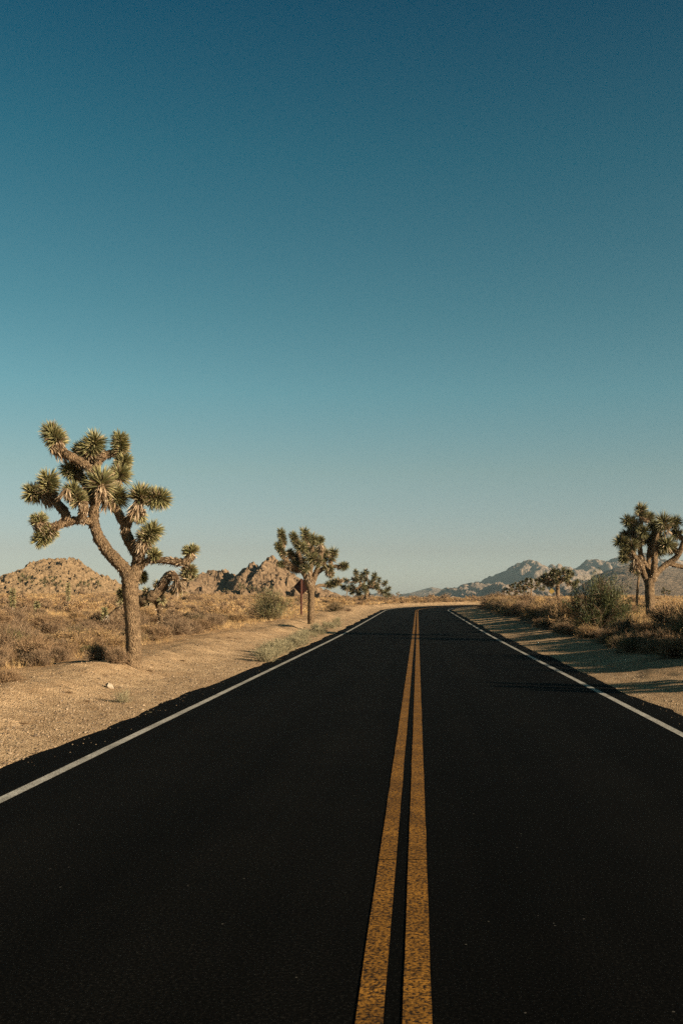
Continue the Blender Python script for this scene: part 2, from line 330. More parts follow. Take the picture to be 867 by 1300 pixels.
def road_pts(l, s):
    """points at lateral offset l and distance s along the centre line"""
    th = np.clip((s - Y0) / R, 0, math.pi / 2); over = np.maximum(s - Y0 - R * math.pi / 2, 0)
    x = np.where(s < Y0, XC + l, CX - (R - l) * np.cos(th) + over); yy = np.where(s < Y0, s, Y0 + (R - l) * np.sin(th))
    return x, yy
def strip(l0, l1, s, z, mb, n=1, wob=0.0):
    s = np.asarray(s, float); cols = []
    for k in range(n + 1):
        l = l0 + (l1 - l0) * k / n + (fbm(s * 1.7, s * 0 + l0 * 9 + k, 55, 4) * wob if wob else 0)
        x, yy = road_pts(l, s); cols.append(np.stack([x, yy, z + rise(yy)], -1))
    V = np.stack(cols, 1); m = n + 1; i = (np.arange(len(s) - 1)[:, None] * m + np.arange(n)[None]).ravel()
    mb.add(V.reshape(-1, 3), np.stack([i, i + 1, i + m + 1, i + m], 1))
sl_ = np.concatenate([np.arange(-26, 40, 0.25), np.arange(40, 420, 1.0)])
mb = MB(); strip(-4.75, 4.55, sl_, 0.0, mb, 8); tag(mb.build('road', M['asphalt']), kind='structure')
fine = np.concatenate([np.arange(-26, 30, 0.05), np.arange(30, 420, 0.5)])
mb = MB(); strip(-3.36 - 0.055, -3.36 + 0.055, fine, 0.004, mb, 1, 0.006); strip(3.33 - 0.055, 3.33 + 0.055, fine, 0.004, mb, 1, 0.006)
tag(mb.build('road_edge_lines', M['white']), kind='structure')
mb = MB(); 
for part_ in (np.concatenate([fine[fine < 6.34], [6.355]]), np.concatenate([[6.368], fine[fine > 6.39]])): strip(-0.157, -0.046, part_, 0.004, mb, 1, 0.005); strip(0.031, 0.148, part_, 0.004, mb, 1, 0.005)
tag(mb.build('road_centre_lines', M['yellow']), kind='structure')

# ------------------------------------------------------------------ hills and mountains
def ridge(name, mat, prof, D, front, back, nu, nv, amp, scale, boulders=(), gully=0.0, base=-2.0, fpow=1.2, seed=0, radial=False, rug=0.0, saw=()):
    prof = np.array(prof, float); px = np.linspace(prof[0, 0], prof[-1, 0], nu); py = np.interp(px, prof[:, 0], prof[:, 1])
    X = (px - VX) / F * D; Zc = H - (py - VY) / F * D
    v = np.concatenate([np.linspace(-1, 0, int(nv * 0.72), endpoint=False), np.linspace(0, 1, nv - int(nv * 0.72))])
    GX = np.broadcast_to(X, (nv, nu)); V = np.broadcast_to(v[:, None], (nv, nu)); GY = D + np.where(V < 0, V * front, V * back)
    if radial: GX = GX * GY / D
    GXs = GX + fbm(GX / scale / 3, GY / scale / 3, seed + 3, 3) * scale * 0.9
    fall = np.where(V < 0, np.maximum(1 + V, 0) ** fpow, np.maximum(1 - V, 0) ** 1.3)
    env = np.clip((Zc - base)[None] * fall, 0, None); k = np.clip(4 * fall * (1 - fall), 0, 1); hh = max(Zc.max() - base, 1)
    Z = base + env + amp * fbm(GXs / scale, GY / scale, seed, 6, 0.55) * np.minimum(1, env / (0.25 * hh)) * (0.4 + 0.6 * k)
    if gully:
        g = 1 - np.abs(fbm(GXs / (scale * 0.8) + 0.35 * GY / scale, GY / (scale * 6), seed + 50, 4)) * 2.4
        Z -= gully * np.clip(g, 0, 1) ** 3 * k * (env / hh)
    for (rad, hgt, sd) in boulders:
        f1, idv = worley(GX / rad + fbm(GX / rad, GY / rad, sd + 2, 2) * .5, GY / rad, sd)
        Z += hgt * (0.35 + idv) * (np.sqrt(np.clip(1 - (f1 / 0.72) ** 2, 0, 1)) - 0.62) * np.minimum(1, env / (0.12 * hh))
    for (per, sa) in saw:
        row = np.floor(GY / (per * 1.6) + fbm(GX / per / 2, GY / per / 2, seed + 90, 2)); tt = GX / per + 0.45 * fbm(GX / per / 1.5, GY / per, seed + 91, 3) + _hash(row, row * 0 + 3, seed) * 3
        cell = np.floor(tt); fr = tt - cell; sh = np.where(fr < 0.14, fr / 0.14, 1 - (fr - 0.14) / 0.86) - 0.72
        Z += sa * (0.25 + 1.1 * _hash(cell, row, seed + 5)) * sh * np.minimum(1, env / (0.2 * hh))
    Z += rug * (np.abs(fbm(GX / 1.7, GY / 1.7, seed + 70, 4)) * 2 - 0.5) * np.minimum(1, env / (0.12 * hh)) if rug else 0
    mb = MB(); i = (np.arange(nv - 1)[:, None] * nu + np.arange(nu - 1)[None]).ravel()
    mb.add(np.stack([GX, GY, Z], -1).reshape(-1, 3), np.stack([i, i + 1, i + nu + 1, i + nu], 1))
    return tag(mb.build(name, mat, smooth=False), kind='structure'), GX, GY, Z
ridge('hill', M['rock'], [(-120, 752), (-60, 738), (-30, 735), (-4, 731), (5, 735), (13, 747), (22, 757)], 430, 60, 60, 220, 110, 2.0, 14, [(5, 2.2, 5), (2.2, 0.9, 6)], base=1.0, seed=11, rug=0.5, saw=[(9, 2)])
ridge('hill', M['rock'], [(14, 757), (19, 746), (29, 733), (40, 722), (52, 712), (57, 708), (72, 710), (95, 710), (104, 715), (116, 722), (128, 730), (142, 735), (158, 742), (180, 752), (190, 757)], 400, 75, 60, 400, 230, 1.3, 13, [(4.5, 0.9, 15), (1.9, 0.9, 16), (0.95, 0.45, 17)], base=1.0, fpow=0.9, seed=12, rug=0.5, saw=[(9, 1.6), (3.5, .9)])
ridge('rocky_hill', M['redrock'], [(232, 757), (248, 744), (258, 736), (267, 729), (282, 723), (291, 727), (299, 733), (309, 740), (322, 757)], 440, 110, 50, 280, 200, 2.5, 14, [(11, 3.5, 25), (4.5, 2.0, 26), (2, .9, 27)], base=1.0, fpow=0.8, seed=22, rug=0.5, saw=[(14, 4.0), (5, 1.6)])
ridge('rocky_hill', M['redrock'], [(280, 757), (292, 750), (303, 736), (311, 727), (320, 718), (326, 712), (331, 717), (335, 718), (339, 710), (343, 707), (350, 711), (362, 722), (374, 731), (388, 738), (402, 747), (418, 753), (434, 758)], 425, 60, 50, 440, 280, 1.1, 17, [(11, 2.2, 35), (5, 1.9, 36), (2.4, 1.0, 37)], base=1.6, fpow=0.72, seed=24, rug=0.6, saw=[(17, 2.4), (6, .8)])
ridge('rocky_hill', M['redrock'], [(286, 758), (296, 752), (304, 744), (311, 738), (318, 748), (325, 745), (336, 745), (343, 739), (352, 734), (362, 735), (372, 742), (388, 748), (400, 755), (420, 758)], 300, 30, 30, 380, 150, 2.0, 10, [(8, 3.2, 45), (3.4, 1.7, 46), (1.5, .8, 47)], base=1.0, fpow=0.7, seed=26, rug=0.5, saw=[(10, 3.2), (4, 1.3)])
ridge('mountains', M['mountain'], [(430, 765), (455, 757), (480, 752), (500, 757), (515, 753), (532, 750), (548, 746), (565, 749), (600, 757), (640, 768)], 3600, 900, 900, 200, 80, 22, 160, gully=35, base=-6, seed=31)
ridge('mountains', M['mountain'], [(575, 765), (602, 742), (618, 737), (632, 735), (645, 727), (657, 720), (667, 716), (680, 720), (690, 717), (701, 715), (713, 719), (725, 718), (737, 712), (746, 708), (757, 709), (765, 712), (774, 713), (784, 710), (800, 714), (820, 708), (839, 713), (867, 715), (920, 710), (980, 722), (1060, 716), (1200, 730)], 2900, 1000, 700, 520, 170, 60, 150, [(45, 14, 61), (18, 6, 62)], gully=95, base=-6, fpow=1.1, seed=32)
ridge('mountains', M['mountain'], [(540, 765), (552, 757), (560, 749), (566, 747), (578, 745), (590, 743), (604, 741), (614, 743), (626, 745), (640, 750), (670, 762)], 2200, 420, 400, 280, 110, 22, 70, [(25, 7, 71), (11, 4, 72)], gully=45, base=-4, fpow=0.8, seed=33)
ridge('mountains', M['mountain'], [(596, 766), (612, 752), (622, 748), (630, 740), (637, 742), (645, 748), (660, 746), (680, 744), (700, 741), (716, 745), (735, 752), (760, 762)], 1800, 300, 250, 240, 100, 18, 50, [(20, 7, 81), (9, 4, 82)], gully=20, base=-4, fpow=0.9, seed=34)
ridge('mountains', M['fan'], [(700, 764), (725, 751), (748, 736), (765, 726), (779, 721), (796, 717), (815, 716), (840, 720), (867, 722), (920, 714), (1000, 720), (1150, 722), (1300, 745)], 1500, 900, 300, 300, 130, 3, 45, [(9, 0.7, 91), (4, 0.5, 92)], gully=4, base=-1, fpow=1.0, seed=35, radial=True)

# ------------------------------------------------------------------ Joshua trees
GREEN = np.array([[0.155, 0.146, 0.06], [0.22, 0.20, 0.085], [0.30, 0.265, 0.13], [0.11, 0.112, 0.052]])
DRY = np.array([[0.32, 0.235, 0.145], [0.24, 0.165, 0.095], [0.40, 0.31, 0.21], [0.18, 0.12, 0.075]])
BARK = (0.275, 0.203, 0.13)
def pick(pal, n, r=rng): return pal[r.integers(0, len(pal), n)] * r.uniform(0.8, 1.2, (n, 1))
def rosette(mb, A, B, rad, n=170, dryf=0.14, w=0.02, r=rng, dark=1.0):
    """leaves round a core from A (base) to B (tip)"""
    A = np.asarray(A, float); B = np.asarray(B, float); ax = B - A; La = np.linalg.norm(ax); ax = ax / max(La, 1e-6)
    u = norm(np.cross(ax, [0.31, 0.77, 0.55])); v = np.cross(ax, u)
    t = r.random(n) ** 0.85; ph = r.uniform(0, 2 * np.pi, n); rd = np.cos(ph)[:, None] * u + np.sin(ph)[:, None] * v
    end = np.clip((t * La - (La - rad * 0.45)) / (rad * 0.45), 0, 1)
    ang = np.radians(104 - 22 * t + r.normal(0, 9, n)) * (1 - end) + end * np.radians(np.abs(r.normal(0, 46, n)) + 6)
    d = np.cos(ang)[:, None] * ax + np.sin(ang)[:, None] * rd
    base = A + ax * (t * La)[:, None] + rd * 0.035; L = rad * r.uniform(0.8, 1.12, n)
    col = pick(GREEN, n, r) * dark; dry = r.random(n) < dryf * np.clip(1.6 - 1.5 * t, 0.1, 2); col[dry] = pick(DRY, int(dry.sum()), r)
    blades(mb, base, d, L, w * r.uniform(0.8, 1.2, n), col, r.uniform(-0.02, 0.06, n), r=r)
def skirt(mb, A, B, rad, n=120, w=0.02, r=rng):
    """dead leaves folded back along the branch from B (by the rosette) down to A"""
    A = np.asarray(A, float); B = np.asarray(B, float); ax = B - A; La = np.linalg.norm(ax); ax = ax / max(La, 1e-6)
    u = norm(np.cross(ax, [0.31, 0.77, 0.55])); v = np.cross(ax, u); t = r.random(n); ph = r.uniform(0, 2 * np.pi, n)
    rd = np.cos(ph)[:, None] * u + np.sin(ph)[:, None] * v; ang = np.radians(148 + r.normal(0, 14, n))
    d = np.cos(ang)[:, None] * ax + np.sin(ang)[:, None] * rd + np.array([0, 0, -0.25])
    blades(mb, A + ax * (t * La)[:, None] + rd * rad * 0.5, d, rad * r.uniform(0.7, 1.7, n), w * 1.15, pick(DRY, n, r), 0.05, r=r)

def traced_tree(name, label, base_px, Y, conv, trunk, limbs, roses, skirts, spread, seed, leaves=170, lw=0.02, group='Joshua trees standing along the road', auto=True, rs=1.15, dark=1.0):
    """trunk / limbs: lists of (u, v, width, depth) ; roses: (u0, v0, u1, v1, radius, depth) or (u, v, radius, depth)"""
    r = np.random.default_rng(seed); sx, ox, oy = conv; mpp = Y / F
    bx = (base_px[0] - VX) / F * Y; bz = hz(bx, Y); root = thing(name, (bx, Y, bz), label, 'tree', group); O = np.array([bx, Y, bz])
    P = lambda u, v, dy: pt(ox + sx * u, oy + sx * v, Y + dy)
    wid = lambda w: max(0.02, w * sx * mpp / 2)
    def limb(mb, pts, seg=14, rough=0.07, sink=None):
        pts = list(pts)
        C = np.array([P(u, v, dy) for (u, v, w, dy) in pts]); Rr = np.array([wid(w) for (_, _, w, _) in pts])
        if sink is not None: C = np.vstack([C[0] + [0, 0, -sink], C]); Rr = np.concatenate([[Rr[0] * 1.25], Rr])
        Q = smooth_path(C, 7); rr = np.interp(np.linspace(0, 1, len(Q)), np.linspace(0, 1, len(Rr)), Rr)
        rr = rr * (1 + 0.10 * fbm(np.arange(len(Q)) * 0.31, np.full(len(Q), seed + len(pts) * 1.7), seed, 3))
        tube(mb, Q, rr, seg, rough, np.array(BARK) * r.uniform(0.92, 1.1), r=r)
        # shaggy dead leaf stubs along the limb
        n = int(len(Q) * 6); k = r.integers(0, len(Q) - 1, n); T = norm(np.gradient(Q, axis=0))[k]
        rd = norm(np.cross(T, r.normal(size=(n, 3)))); bs = Q[k] + rd * rr[k][:, None] * 0.9
        if sink is None: blades(mb, bs, rd * 0.75 - T * 0.8 + [0, 0, -0.3], r.uniform(0.04, 0.09, n), 0.022, pick(DRY, n, r) * 0.75, 0.0, 1, r)
        return Q, rr
    mb = MB(); Q, _ = limb(mb, trunk, 22, 0.045, sink=0.5); mb.build('trunk', [M['bark'], M['leaf']], root, O, True); nodes = [Q[len(Q) // 2:]]
    for L in limbs:
        mb = MB(); Q, _ = limb(mb, L); mb.build('branch', [M['bark'], M['leaf']], root, O, True); nodes.append(Q)
    N = np.vstack(nodes)
    for q in roses:
        if len(q) == 4:
            u, v, rad, dy = q; c = P(u, v, dy); k = np.argmin(np.linalg.norm(N - c, axis=1)); d = norm(c - N[k] + np.array([0, 0, 0.15]) + r.normal(0, .05, 3))
            ra = wid(rad * 2) * rs; A, B = c - d * ra * 0.45, c + d * ra * 0.25
        else:
            u0, v0, u1, v1, rad, dy = q; A = P(u0, v0, dy); B = P(u1, v1, dy + r.normal(0, 0.08)); ra = wid(rad * 2) * rs * r.uniform(.86, 1.14); d = norm(B - A)
            B = B - d * min(ra * 0.6, np.linalg.norm(B - A) * 0.45); A = A + d * ra * 0.15
        k = np.argmin(np.linalg.norm(N - A, axis=1) + 0.3 * np.maximum(0, N[:, 2] - A[2])); gap = np.linalg.norm(N[k] - A)
        cl = MB(); nl = int(leaves * (1 + 0.8 * np.linalg.norm(B - A) / ra))
        core = np.array([A - d * ra * 0.2, A, (A + B) / 2, B]); tube(cl, core, [ra * .2, ra * .26, ra * .24, ra * .1], 8, 0.1, BARK, 1, r)
        rosette(cl, A, B, ra, nl, r=r, w=lw, dark=dark); skirt(cl, A - d * ra * 0.5, A + d * ra * 0.1, ra * 0.33, int(leaves * r.uniform(.25, .75)), lw, r)
        cl.build('leaf_cluster', [M['leaf'], M['bark']], root, O)
        if gap > ra * 0.5 and auto:
            st = MB(); mid = (N[k] + A) / 2 + np.array([0, 0, -0.12 * gap]) + r.normal(0, 0.04 * gap, 3); Q = smooth_path([N[k], mid, A, A + d * ra * 0.3], 6)
            rr = np.linspace(ra * 0.30, ra * 0.24, len(Q)); tube(st, Q, rr, 9, 0.08, BARK, r=r)
            n = len(Q) * 8; kk = r.integers(0, len(Q), n); T = norm(np.gradient(Q, axis=0))[kk]; rd = norm(np.cross(T, r.normal(size=(n, 3))))
            blades(st, Q[kk] + rd * rr[kk][:, None] * .9, rd * 0.6 - T * 0.8 + [0, 0, -.3], r.uniform(0.06, 0.14, n), 0.02, pick(DRY, n, r), 0, 1, r)
            st.build('branch', [M['bark'], M['leaf']], root, O, True)
            N = np.vstack([N, Q])
    for (u0, v0, u1, v1, rad, dy) in skirts:
        cl = MB(); skirt(cl, P(u0, v0, dy), P(u1, v1, dy), wid(rad * 2), 150, lw, r); cl.build('dead_leaf_skirt', M['leaf'], root, O)
    return root

# the big tree by the left shoulder
cv = (280 / 867.0, 0.0, 500.0)
hx, hy = ground_hit(170, 846)
traced_tree('joshua_tree', 'tall forked Joshua tree with thick bare trunk on the left sandy shoulder, largest of all', (170, 846), hy, cv,
  [(527, 1072, 62, 0), (526, 960, 57, 0), (519, 850, 58, 0), (513, 770, 62, 0), (510, 715, 66, 0)],
  [[(512, 745, 50, 0), (498, 700, 54, 0), (466, 662, 50, -.1), (424, 618, 46, -.15), (386, 556, 42, -.2), (370, 500, 38, -.2), (373, 440, 37, -.2), (384, 396, 34, -.25), (396, 365, 26, -.35)],
   [(520, 745, 48, 0), (536, 690, 46, .05), (540, 640, 40, .1), (515, 590, 42, .1), (496, 545, 40, .1), (499, 503, 36, .1)],
   [(496, 520, 34, .1), (468, 472, 32, .05), (436, 425, 32, 0), (416, 388, 26, -.1)],
   [(498, 512, 32, .1), (520, 482, 30, .05), (542, 448, 30, 0), (556, 415, 24, 0)],
   [(545, 690, 26, .05), (560, 668, 24, 0), (590, 655, 25, 0), (645, 654, 28, -.05), (700, 661, 30, -.05), (733, 660, 30, -.05), (754, 630, 32, -.05)],
   [(722, 660, 26, -.05), (735, 685, 30, -.1), (748, 712, 28, -.1)],
   [(545, 655, 30, 0), (556, 625, 34, -.1), (566, 596, 38, -.15), (578, 570, 26, -.2)],
   [(376, 505, 30, -.2), (340, 500, 28, -.3), (300, 498, 29, -.35), (255, 508, 33, -.4), (200, 525, 30, -.5), (145, 515, 34, -.55)],
   [(268, 500, 32, -.4), (258, 470, 34, -.35), (232, 436, 36, -.25), (205, 408, 38, -.2), (176, 400, 36, -.2), (150, 396, 26, -.2)],
   [(322, 503, 30, -.35), (327, 470, 34, -.45), (333, 440, 32, -.5), (318, 425, 24, -.55)],
   [(376, 430, 34, -.15), (354, 412, 34, .1), (344, 370, 32, .3), (326, 335, 36, .4), (298, 312, 30, .45)],
   [(383, 405, 32, -.1), (378, 370, 30, .15), (360, 310, 32, .2), (340, 284, 34, .2), (300, 258, 34, .15), (252, 232, 36, .1), (210, 210, 38, .1)],
   [(372, 320, 28, .2), (384, 275, 28, .3), (408, 245, 30, .35), (446, 234, 30, .4), (470, 238, 22, .4)]],
  [(158, 392, 92, 388, 46, -.2), (186, 398, 196, 300, 44, -.25), (318, 432, 268, 352, 38, -.6), (312, 318, 248, 280, 38, .45), (236, 200, 186, 122, 40, .1),
   (345, 245, 396, 152, 48, .35), (340, 240, 300, 198, 40, .4), (476, 235, 472, 148, 38, .4), (476, 290, 500, 238, 36, .3), (466, 340, 484, 282, 44, .15), (398, 375, 400, 305, 56, -.45),
   (440, 385, 482, 440, 46, .1), (545, 425, 572, 362, 48, 0), (590, 410, 672, 412, 42, .05), (556, 470, 540, 492, 36, -.1), (562, 578, 628, 512, 40, -.2), (598, 640, 622, 618, 26, -.05),
   (755, 632, 748, 606, 32, -.05), (738, 690, 752, 708, 36, -.1), (160, 512, 150, 482, 32, -.55), (215, 528, 136, 592, 36, -.5), (548, 715, 566, 726, 24, .4), (492, 775, 488, 800, 26, .5), (355, 270, 362, 232, 40, .55)],
  [(560, 590, 566, 560, 30, -.15), (735, 700, 752, 735, 26, -.1), (530, 470, 545, 430, 26, -.15), (250, 235, 205, 205, 26, .1), (200, 412, 168, 398, 30, -.2), (190, 528, 130, 510, 30, -.5), (425, 440, 415, 385, 26, -.1), (262, 395, 268, 372, 26, -.7)],
  0.5, 101, 380, 0.021, rs=1.07)

# the tree in the middle distance, left of the road
cv = (120 / 867.0, 335.0, 655.0)
mx, my = ground_hit(395, 793)
traced_tree('joshua_tree', 'bushy dark Joshua tree left of the road, in front of the brown diamond sign', (395, 793), my, cv,
  [(433, 985, 66, 0), (434, 860, 60, 0), (434, 720, 60, 0), (426, 640, 76, 0)],
  [[(415, 660, 54, 0), (392, 575, 44, -.2), (338, 500, 42, -.3), (255, 445, 44, -.4), (180, 385, 34, -.5), (150, 330, 28, -.5)],
   [(405, 640, 46, 0), (375, 540, 44, -.4), (350, 440, 42, -.6), (320, 340, 36, -.7)],
   [(430, 650, 50, 0), (425, 540, 44, .1), (440, 420, 40, .3), (445, 300, 34, .4), (440, 230, 28, .4)],
   [(440, 650, 50, 0), (475, 540, 46, .3), (545, 485, 40, .4), (645, 462, 34, .4), (720, 470, 26, .4)],
   [(440, 600, 40, 0), (480, 500, 36, -.3), (520, 420, 34, -.5), (530, 330, 30, -.5)],
   [(445, 690, 40, 0), (500, 640, 30, .6), (580, 640, 24, 1.0)]],
  [(180, 265, 152, 108, 40, -.5), (190, 375, 112, 235, 38, -.55), (245, 340, 40, -.3), (320, 290, 250, 142, 44, -.4), (345, 290, 58, -.5), (395, 250, 362, 100, 48, -.1), (450, 215, 60, .2), (500, 250, 540, 185, 42, .4),
   (515, 295, 46, -.5), (440, 390, 64, -.7), (255, 450, 56, -.2), (300, 375, 50, .3), (545, 400, 46, .5), (612, 410, 652, 285, 52, .5), (600, 490, 46, .2), (690, 472, 782, 445, 38, .4), (700, 595, 555, 645, 42, 1.0),
   (400, 330, 60, .6), (340, 420, 60, .5), (480, 330, 52, .9), (160, 440, 34, -.5), (610, 535, 36, .3), (500, 420, 50, -.6), (380, 480, 46, -.7), (290, 480, 50, .1), (560, 330, 36, .1)],
  [(250, 470, 160, 445, 34, -.4), (520, 300, 525, 260, 34, -.6), (420, 600, 410, 480, 30, -.4), (600, 520, 610, 470, 34, .2)], 1.0, 102, 210, 0.03, rs=1.2, dark=.72)

# the tree on the right, cut by the edge of the picture
cv = (107 / 752.0, 760.0, 625.0)
RTX, RTY = 9.4, 40.5
traced_tree('joshua_tree', 'dark thick-trunked Joshua tree among right bank shrubs, its limbs leaving the picture', (VX + F * RTX / RTY, 0), RTY, cv,
  [(462, 1240, 84, 0), (456, 1000, 84, 0), (450, 860, 84, 0), (450, 770, 96, 0)],
  [[(430, 790, 60, 0), (398, 725, 52, -.1), (366, 640, 50, -.3), (322, 590, 56, -.4), (300, 540, 34, -.4)],
   [(440, 790, 56, 0), (425, 680, 46, .2), (372, 560, 44, .2), (364, 450, 42, .2), (376, 320, 36, .1), (376, 230, 28, .1)],
   [(470, 790, 80, 0), (486, 715, 66, -.1), (494, 600, 54, -.2), (496, 480, 50, -.2), (530, 350, 42, -.2), (570, 290, 30, -.3)],
   [(478, 770, 60, 0), (530, 705, 50, .2), (590, 650, 52, .3), (650, 612, 54, .3), (712, 548, 50, .2), (760, 420, 44, .1), (800, 330, 36, 0)],
   [(620, 635, 40, .3), (700, 655, 40, .4), (790, 670, 38, .4), (860, 640, 32, .4)],
   [(440, 740, 40, 0), (445, 560, 44, .6), (470, 420, 40, .8), (500, 330, 30, .8)]],
  [(375, 225, 376, 92, 58, .1), (315, 300, 205, 222, 60, .2), (430, 240, 470, 195, 46, .3), (265, 455, 125, 425, 56, -.2), (235, 390, 52, .3), (295, 480, 58, -.3), (225, 528, 44, -.3), (220, 592, 40, -.4), (388, 350, 54, -.3), (575, 270, 80, -.4),
   (640, 295, 725, 232, 62, .2), (690, 370, 54, .3), (600, 460, 70, -.3), (545, 520, 56, .4), (640, 490, 62, .3), (480, 300, 54, .5), (330, 340, 60, .4), (420, 420, 56, .9), (330, 430, 56, .6), (520, 400, 58, .7), (810, 320, 840, 220, 60, 0), (870, 630, 920, 560, 58, .4), (300, 270, 50, .6)],
  [(330, 680, 318, 580, 38, -.4), (372, 640, 360, 560, 28, -.3)], 1.0, 103, 200, 0.028, rs=1.3, dark=.74)

# Joshua trees farther off: grown by forking, trunk and crown only
def grown_tree(name, label, px, Y, top_py, width_px, seed, forks=4, leaves=110, trunk_frac=0.38, lw=0.03, thick=0.055, group='Joshua trees farther off in the desert', rose=0.3, base_z=None, X=None, low=0.18):
    r = np.random.default_rng(seed); bx = (px - VX) / F * Y if X is None else X; bz = hz(bx, Y) if base_z is None else base_z; O = np.array([bx, Y, bz])
    top = H - (top_py - VY) / F * Y - bz; hw = width_px * Y / F / 2; root = thing(name, O, label, 'tree', group)
    tm, cm = MB(), MB(); tr = thick * top; k0 = np.array([0, 0, top * trunk_frac]); lean = r.normal(0, 0.03 * top, 2)
    tube(tm, smooth_path([[0, 0, -0.3], [lean[0] * .4, lean[1] * .4, top * trunk_frac * .5], [lean[0], lean[1], top * trunk_frac]], 5), np.linspace(tr * 1.15, tr, 11), 12, 0.06, BARK, r=r)
    tips = [(np.array([lean[0], lean[1], top * trunk_frac]), np.array([0, 0, 1.0]), tr)]; rr_ = rose * top / 5.0 * 1.6
    cen = np.array([0, 0, top * trunk_frac]); spanz = top * (1 - trunk_frac) - rr_ * .8
    n = 2 ** forks; ends = []
    for k in range(n):
        a = 2 * np.pi * (k * 0.618 + r.uniform(0, .1)); el = math.asin(min(1, 0.0 + (k + 0.5) / n)); el = el * r.uniform(0.8, 1.1)
        q_ = r.uniform(.45, .8) if k % 3 == 1 else 1.0; ends.append(np.array([math.cos(a) * math.cos(el) * (hw - rr_ * .8) * q_, math.sin(a) * math.cos(el) * (hw - rr_ * .8) * q_, top * trunk_frac + spanz * (low + (1 - low) * math.sin(el)) * r.uniform(0.82, 1.0)]))
    def split(p, rad, es):
        if len(es) == 1:
            e = es[0]; d = norm(e - p); d = norm(d * 0.6 + np.array([0, 0, 0.5]))
            Q = smooth_path([p, (p + e) / 2 + np.array([0, 0, -0.06 * top * r.random()]), e], 4); tube(tm, Q, np.linspace(rad, rad * .8, len(Q)), 7, 0.07, BARK, r=r)
            rosette(cm, e - d * rr_ * .6, e + d * rr_ * .4, rr_, leaves, r=r, w=lw * 1.3, dryf=.05, dark=.5); skirt(cm, e - d * rr_ * 1.0, e - d * rr_ * .5, rr_ * .35, leaves // 5, lw, r); return
        c = np.mean(es, 0); q = p + (c - p) * r.uniform(0.3, 0.5); q[:2] += r.normal(0, 0.03 * hw, 2); Q = smooth_path([p, (p + q) / 2 + r.normal(0, .02 * top, 3), q], 4)
        tube(tm, Q, np.linspace(rad, rad * .85, len(Q)), 8, 0.07, BARK, r=r)
        E = np.array(es) - c; ax = np.linalg.svd(E)[2][0]; o = np.argsort(E @ ax); h = len(es) // 2
        split(q, rad * 0.8, [es[i] for i in o[:h]]); split(q, rad * 0.8, [es[i] for i in o[h:]])
    split(tips[0][0], tr * 0.9, ends)
    tm.build('trunk', M['bark'], root, None, True); cm.build('crown', M['leaf'], root)
    return root
grown_tree('joshua_tree', 'round dense Joshua tree at the left end of the road where it bends away', 463, 150, 720, 70, 201, 5, 130, 0.20, 0.06, 0.05, rose=0.36, low=-0.02)
grown_tree('joshua_tree', 'tiny lone Joshua tree on the skyline left of where the road bends', 504, 290, 750, 11, 202, 2, 40, 0.5, 0.05)
grown_tree('joshua_tree', 'tallest of the three Joshua trees on the right skyline, beside the big green creosote bush', 708, 95, 717, 56, 203, 5, 110, 0.46, 0.05, 0.05, rose=0.27, low=0.0)
grown_tree('joshua_tree', 'middle of the three right skyline Joshua trees, open crown on a thin forked trunk', 673, 115, 730, 38, 204, 5, 80, 0.30, 0.05, 0.035, rose=0.2)
grown_tree('joshua_tree', 'leftmost and lowest of the three Joshua trees on the right skyline', 654, 125, 737, 36, 205, 5, 80, 0.2, 0.05, 0.04, rose=0.2, low=0)
grown_tree('joshua_tree', 'pale thin Joshua tree leaning right before the rounded boulder hill, leftmost there', 30, 170, 726, 26, 206, 3, 36, 0.5, 0.06, 0.03)
grown_tree('joshua_tree', 'wide low Joshua tree at the middle foot of the rounded boulder hill', 64, 165, 730, 34, 207, 4, 40, 0.35, 0.06, 0.03)
grown_tree('joshua_tree', 'thin straight Joshua tree right of the wide one before the rounded boulder hill', 104, 180, 736, 18, 208, 3, 40, 0.5, 0.06, 0.03)
grown_tree('joshua_tree', 'small dark crowned Joshua tree at the right foot of the rounded boulder hill', 118, 200, 731, 22, 209, 3, 40, 0.35, 0.06, 0.03)
grown_tree('joshua_tree', 'pale Y-shaped Joshua tree before the dark shadows of the jagged rocks', 306, 190, 740, 14, 210, 3, 40, 0.45, 0.06, 0.03)
grown_tree('joshua_tree', 'small Joshua tree right of the Y-shaped one before the jagged rocks', 319, 200, 743, 15, 211, 3, 40, 0.4, 0.06, 0.03)
grown_tree('joshua_tree', 'small Joshua tree closest to the green bush before the jagged rocks', 337, 210, 744, 13, 212, 3, 40, 0.4, 0.06, 0.03)
grown_tree('joshua_tree', 'tiny Joshua tree at the left foot of the jagged rocks', 286, 220, 746, 12, 213, 3, 40, 0.4, 0.06, 0.03)
grown_tree('joshua_tree', 'tall pole-stemmed Joshua tree behind the left limbs of the right-hand tree', 807, 62, 706, 26, 214, 3, 60, 0.62, 0.04, 0.022, base_z=None)
grown_tree('joshua_tree', 'small scrawny Joshua tree low on the slope right of the right-hand trunk', 843, 120, 744, 16, 215, 3, 50, 0.3, 0.05, 0.03)
grown_tree('joshua_tree', 'thin half-bare Joshua tree just left of the round dense one by the bend', 440, 145, 742, 13, 216, 2, 40, 0.5, 0.05, 0.03, rose=0.18)
# two more beyond the right edge, whose long shadows cross the shoulder and the road
grown_tree('joshua_tree', 'Joshua tree just beyond the right edge, shading the near shoulder', 0, 15.0, 648, 200, 217, 4, 90, 0.4, 0.03, X=10.5)
grown_tree('joshua_tree', 'Joshua tree beyond the right edge that throws a band across the far road', 0, 57.0, 640, 110, 218, 5, 80, 0.4, 0.03, X=26.0)

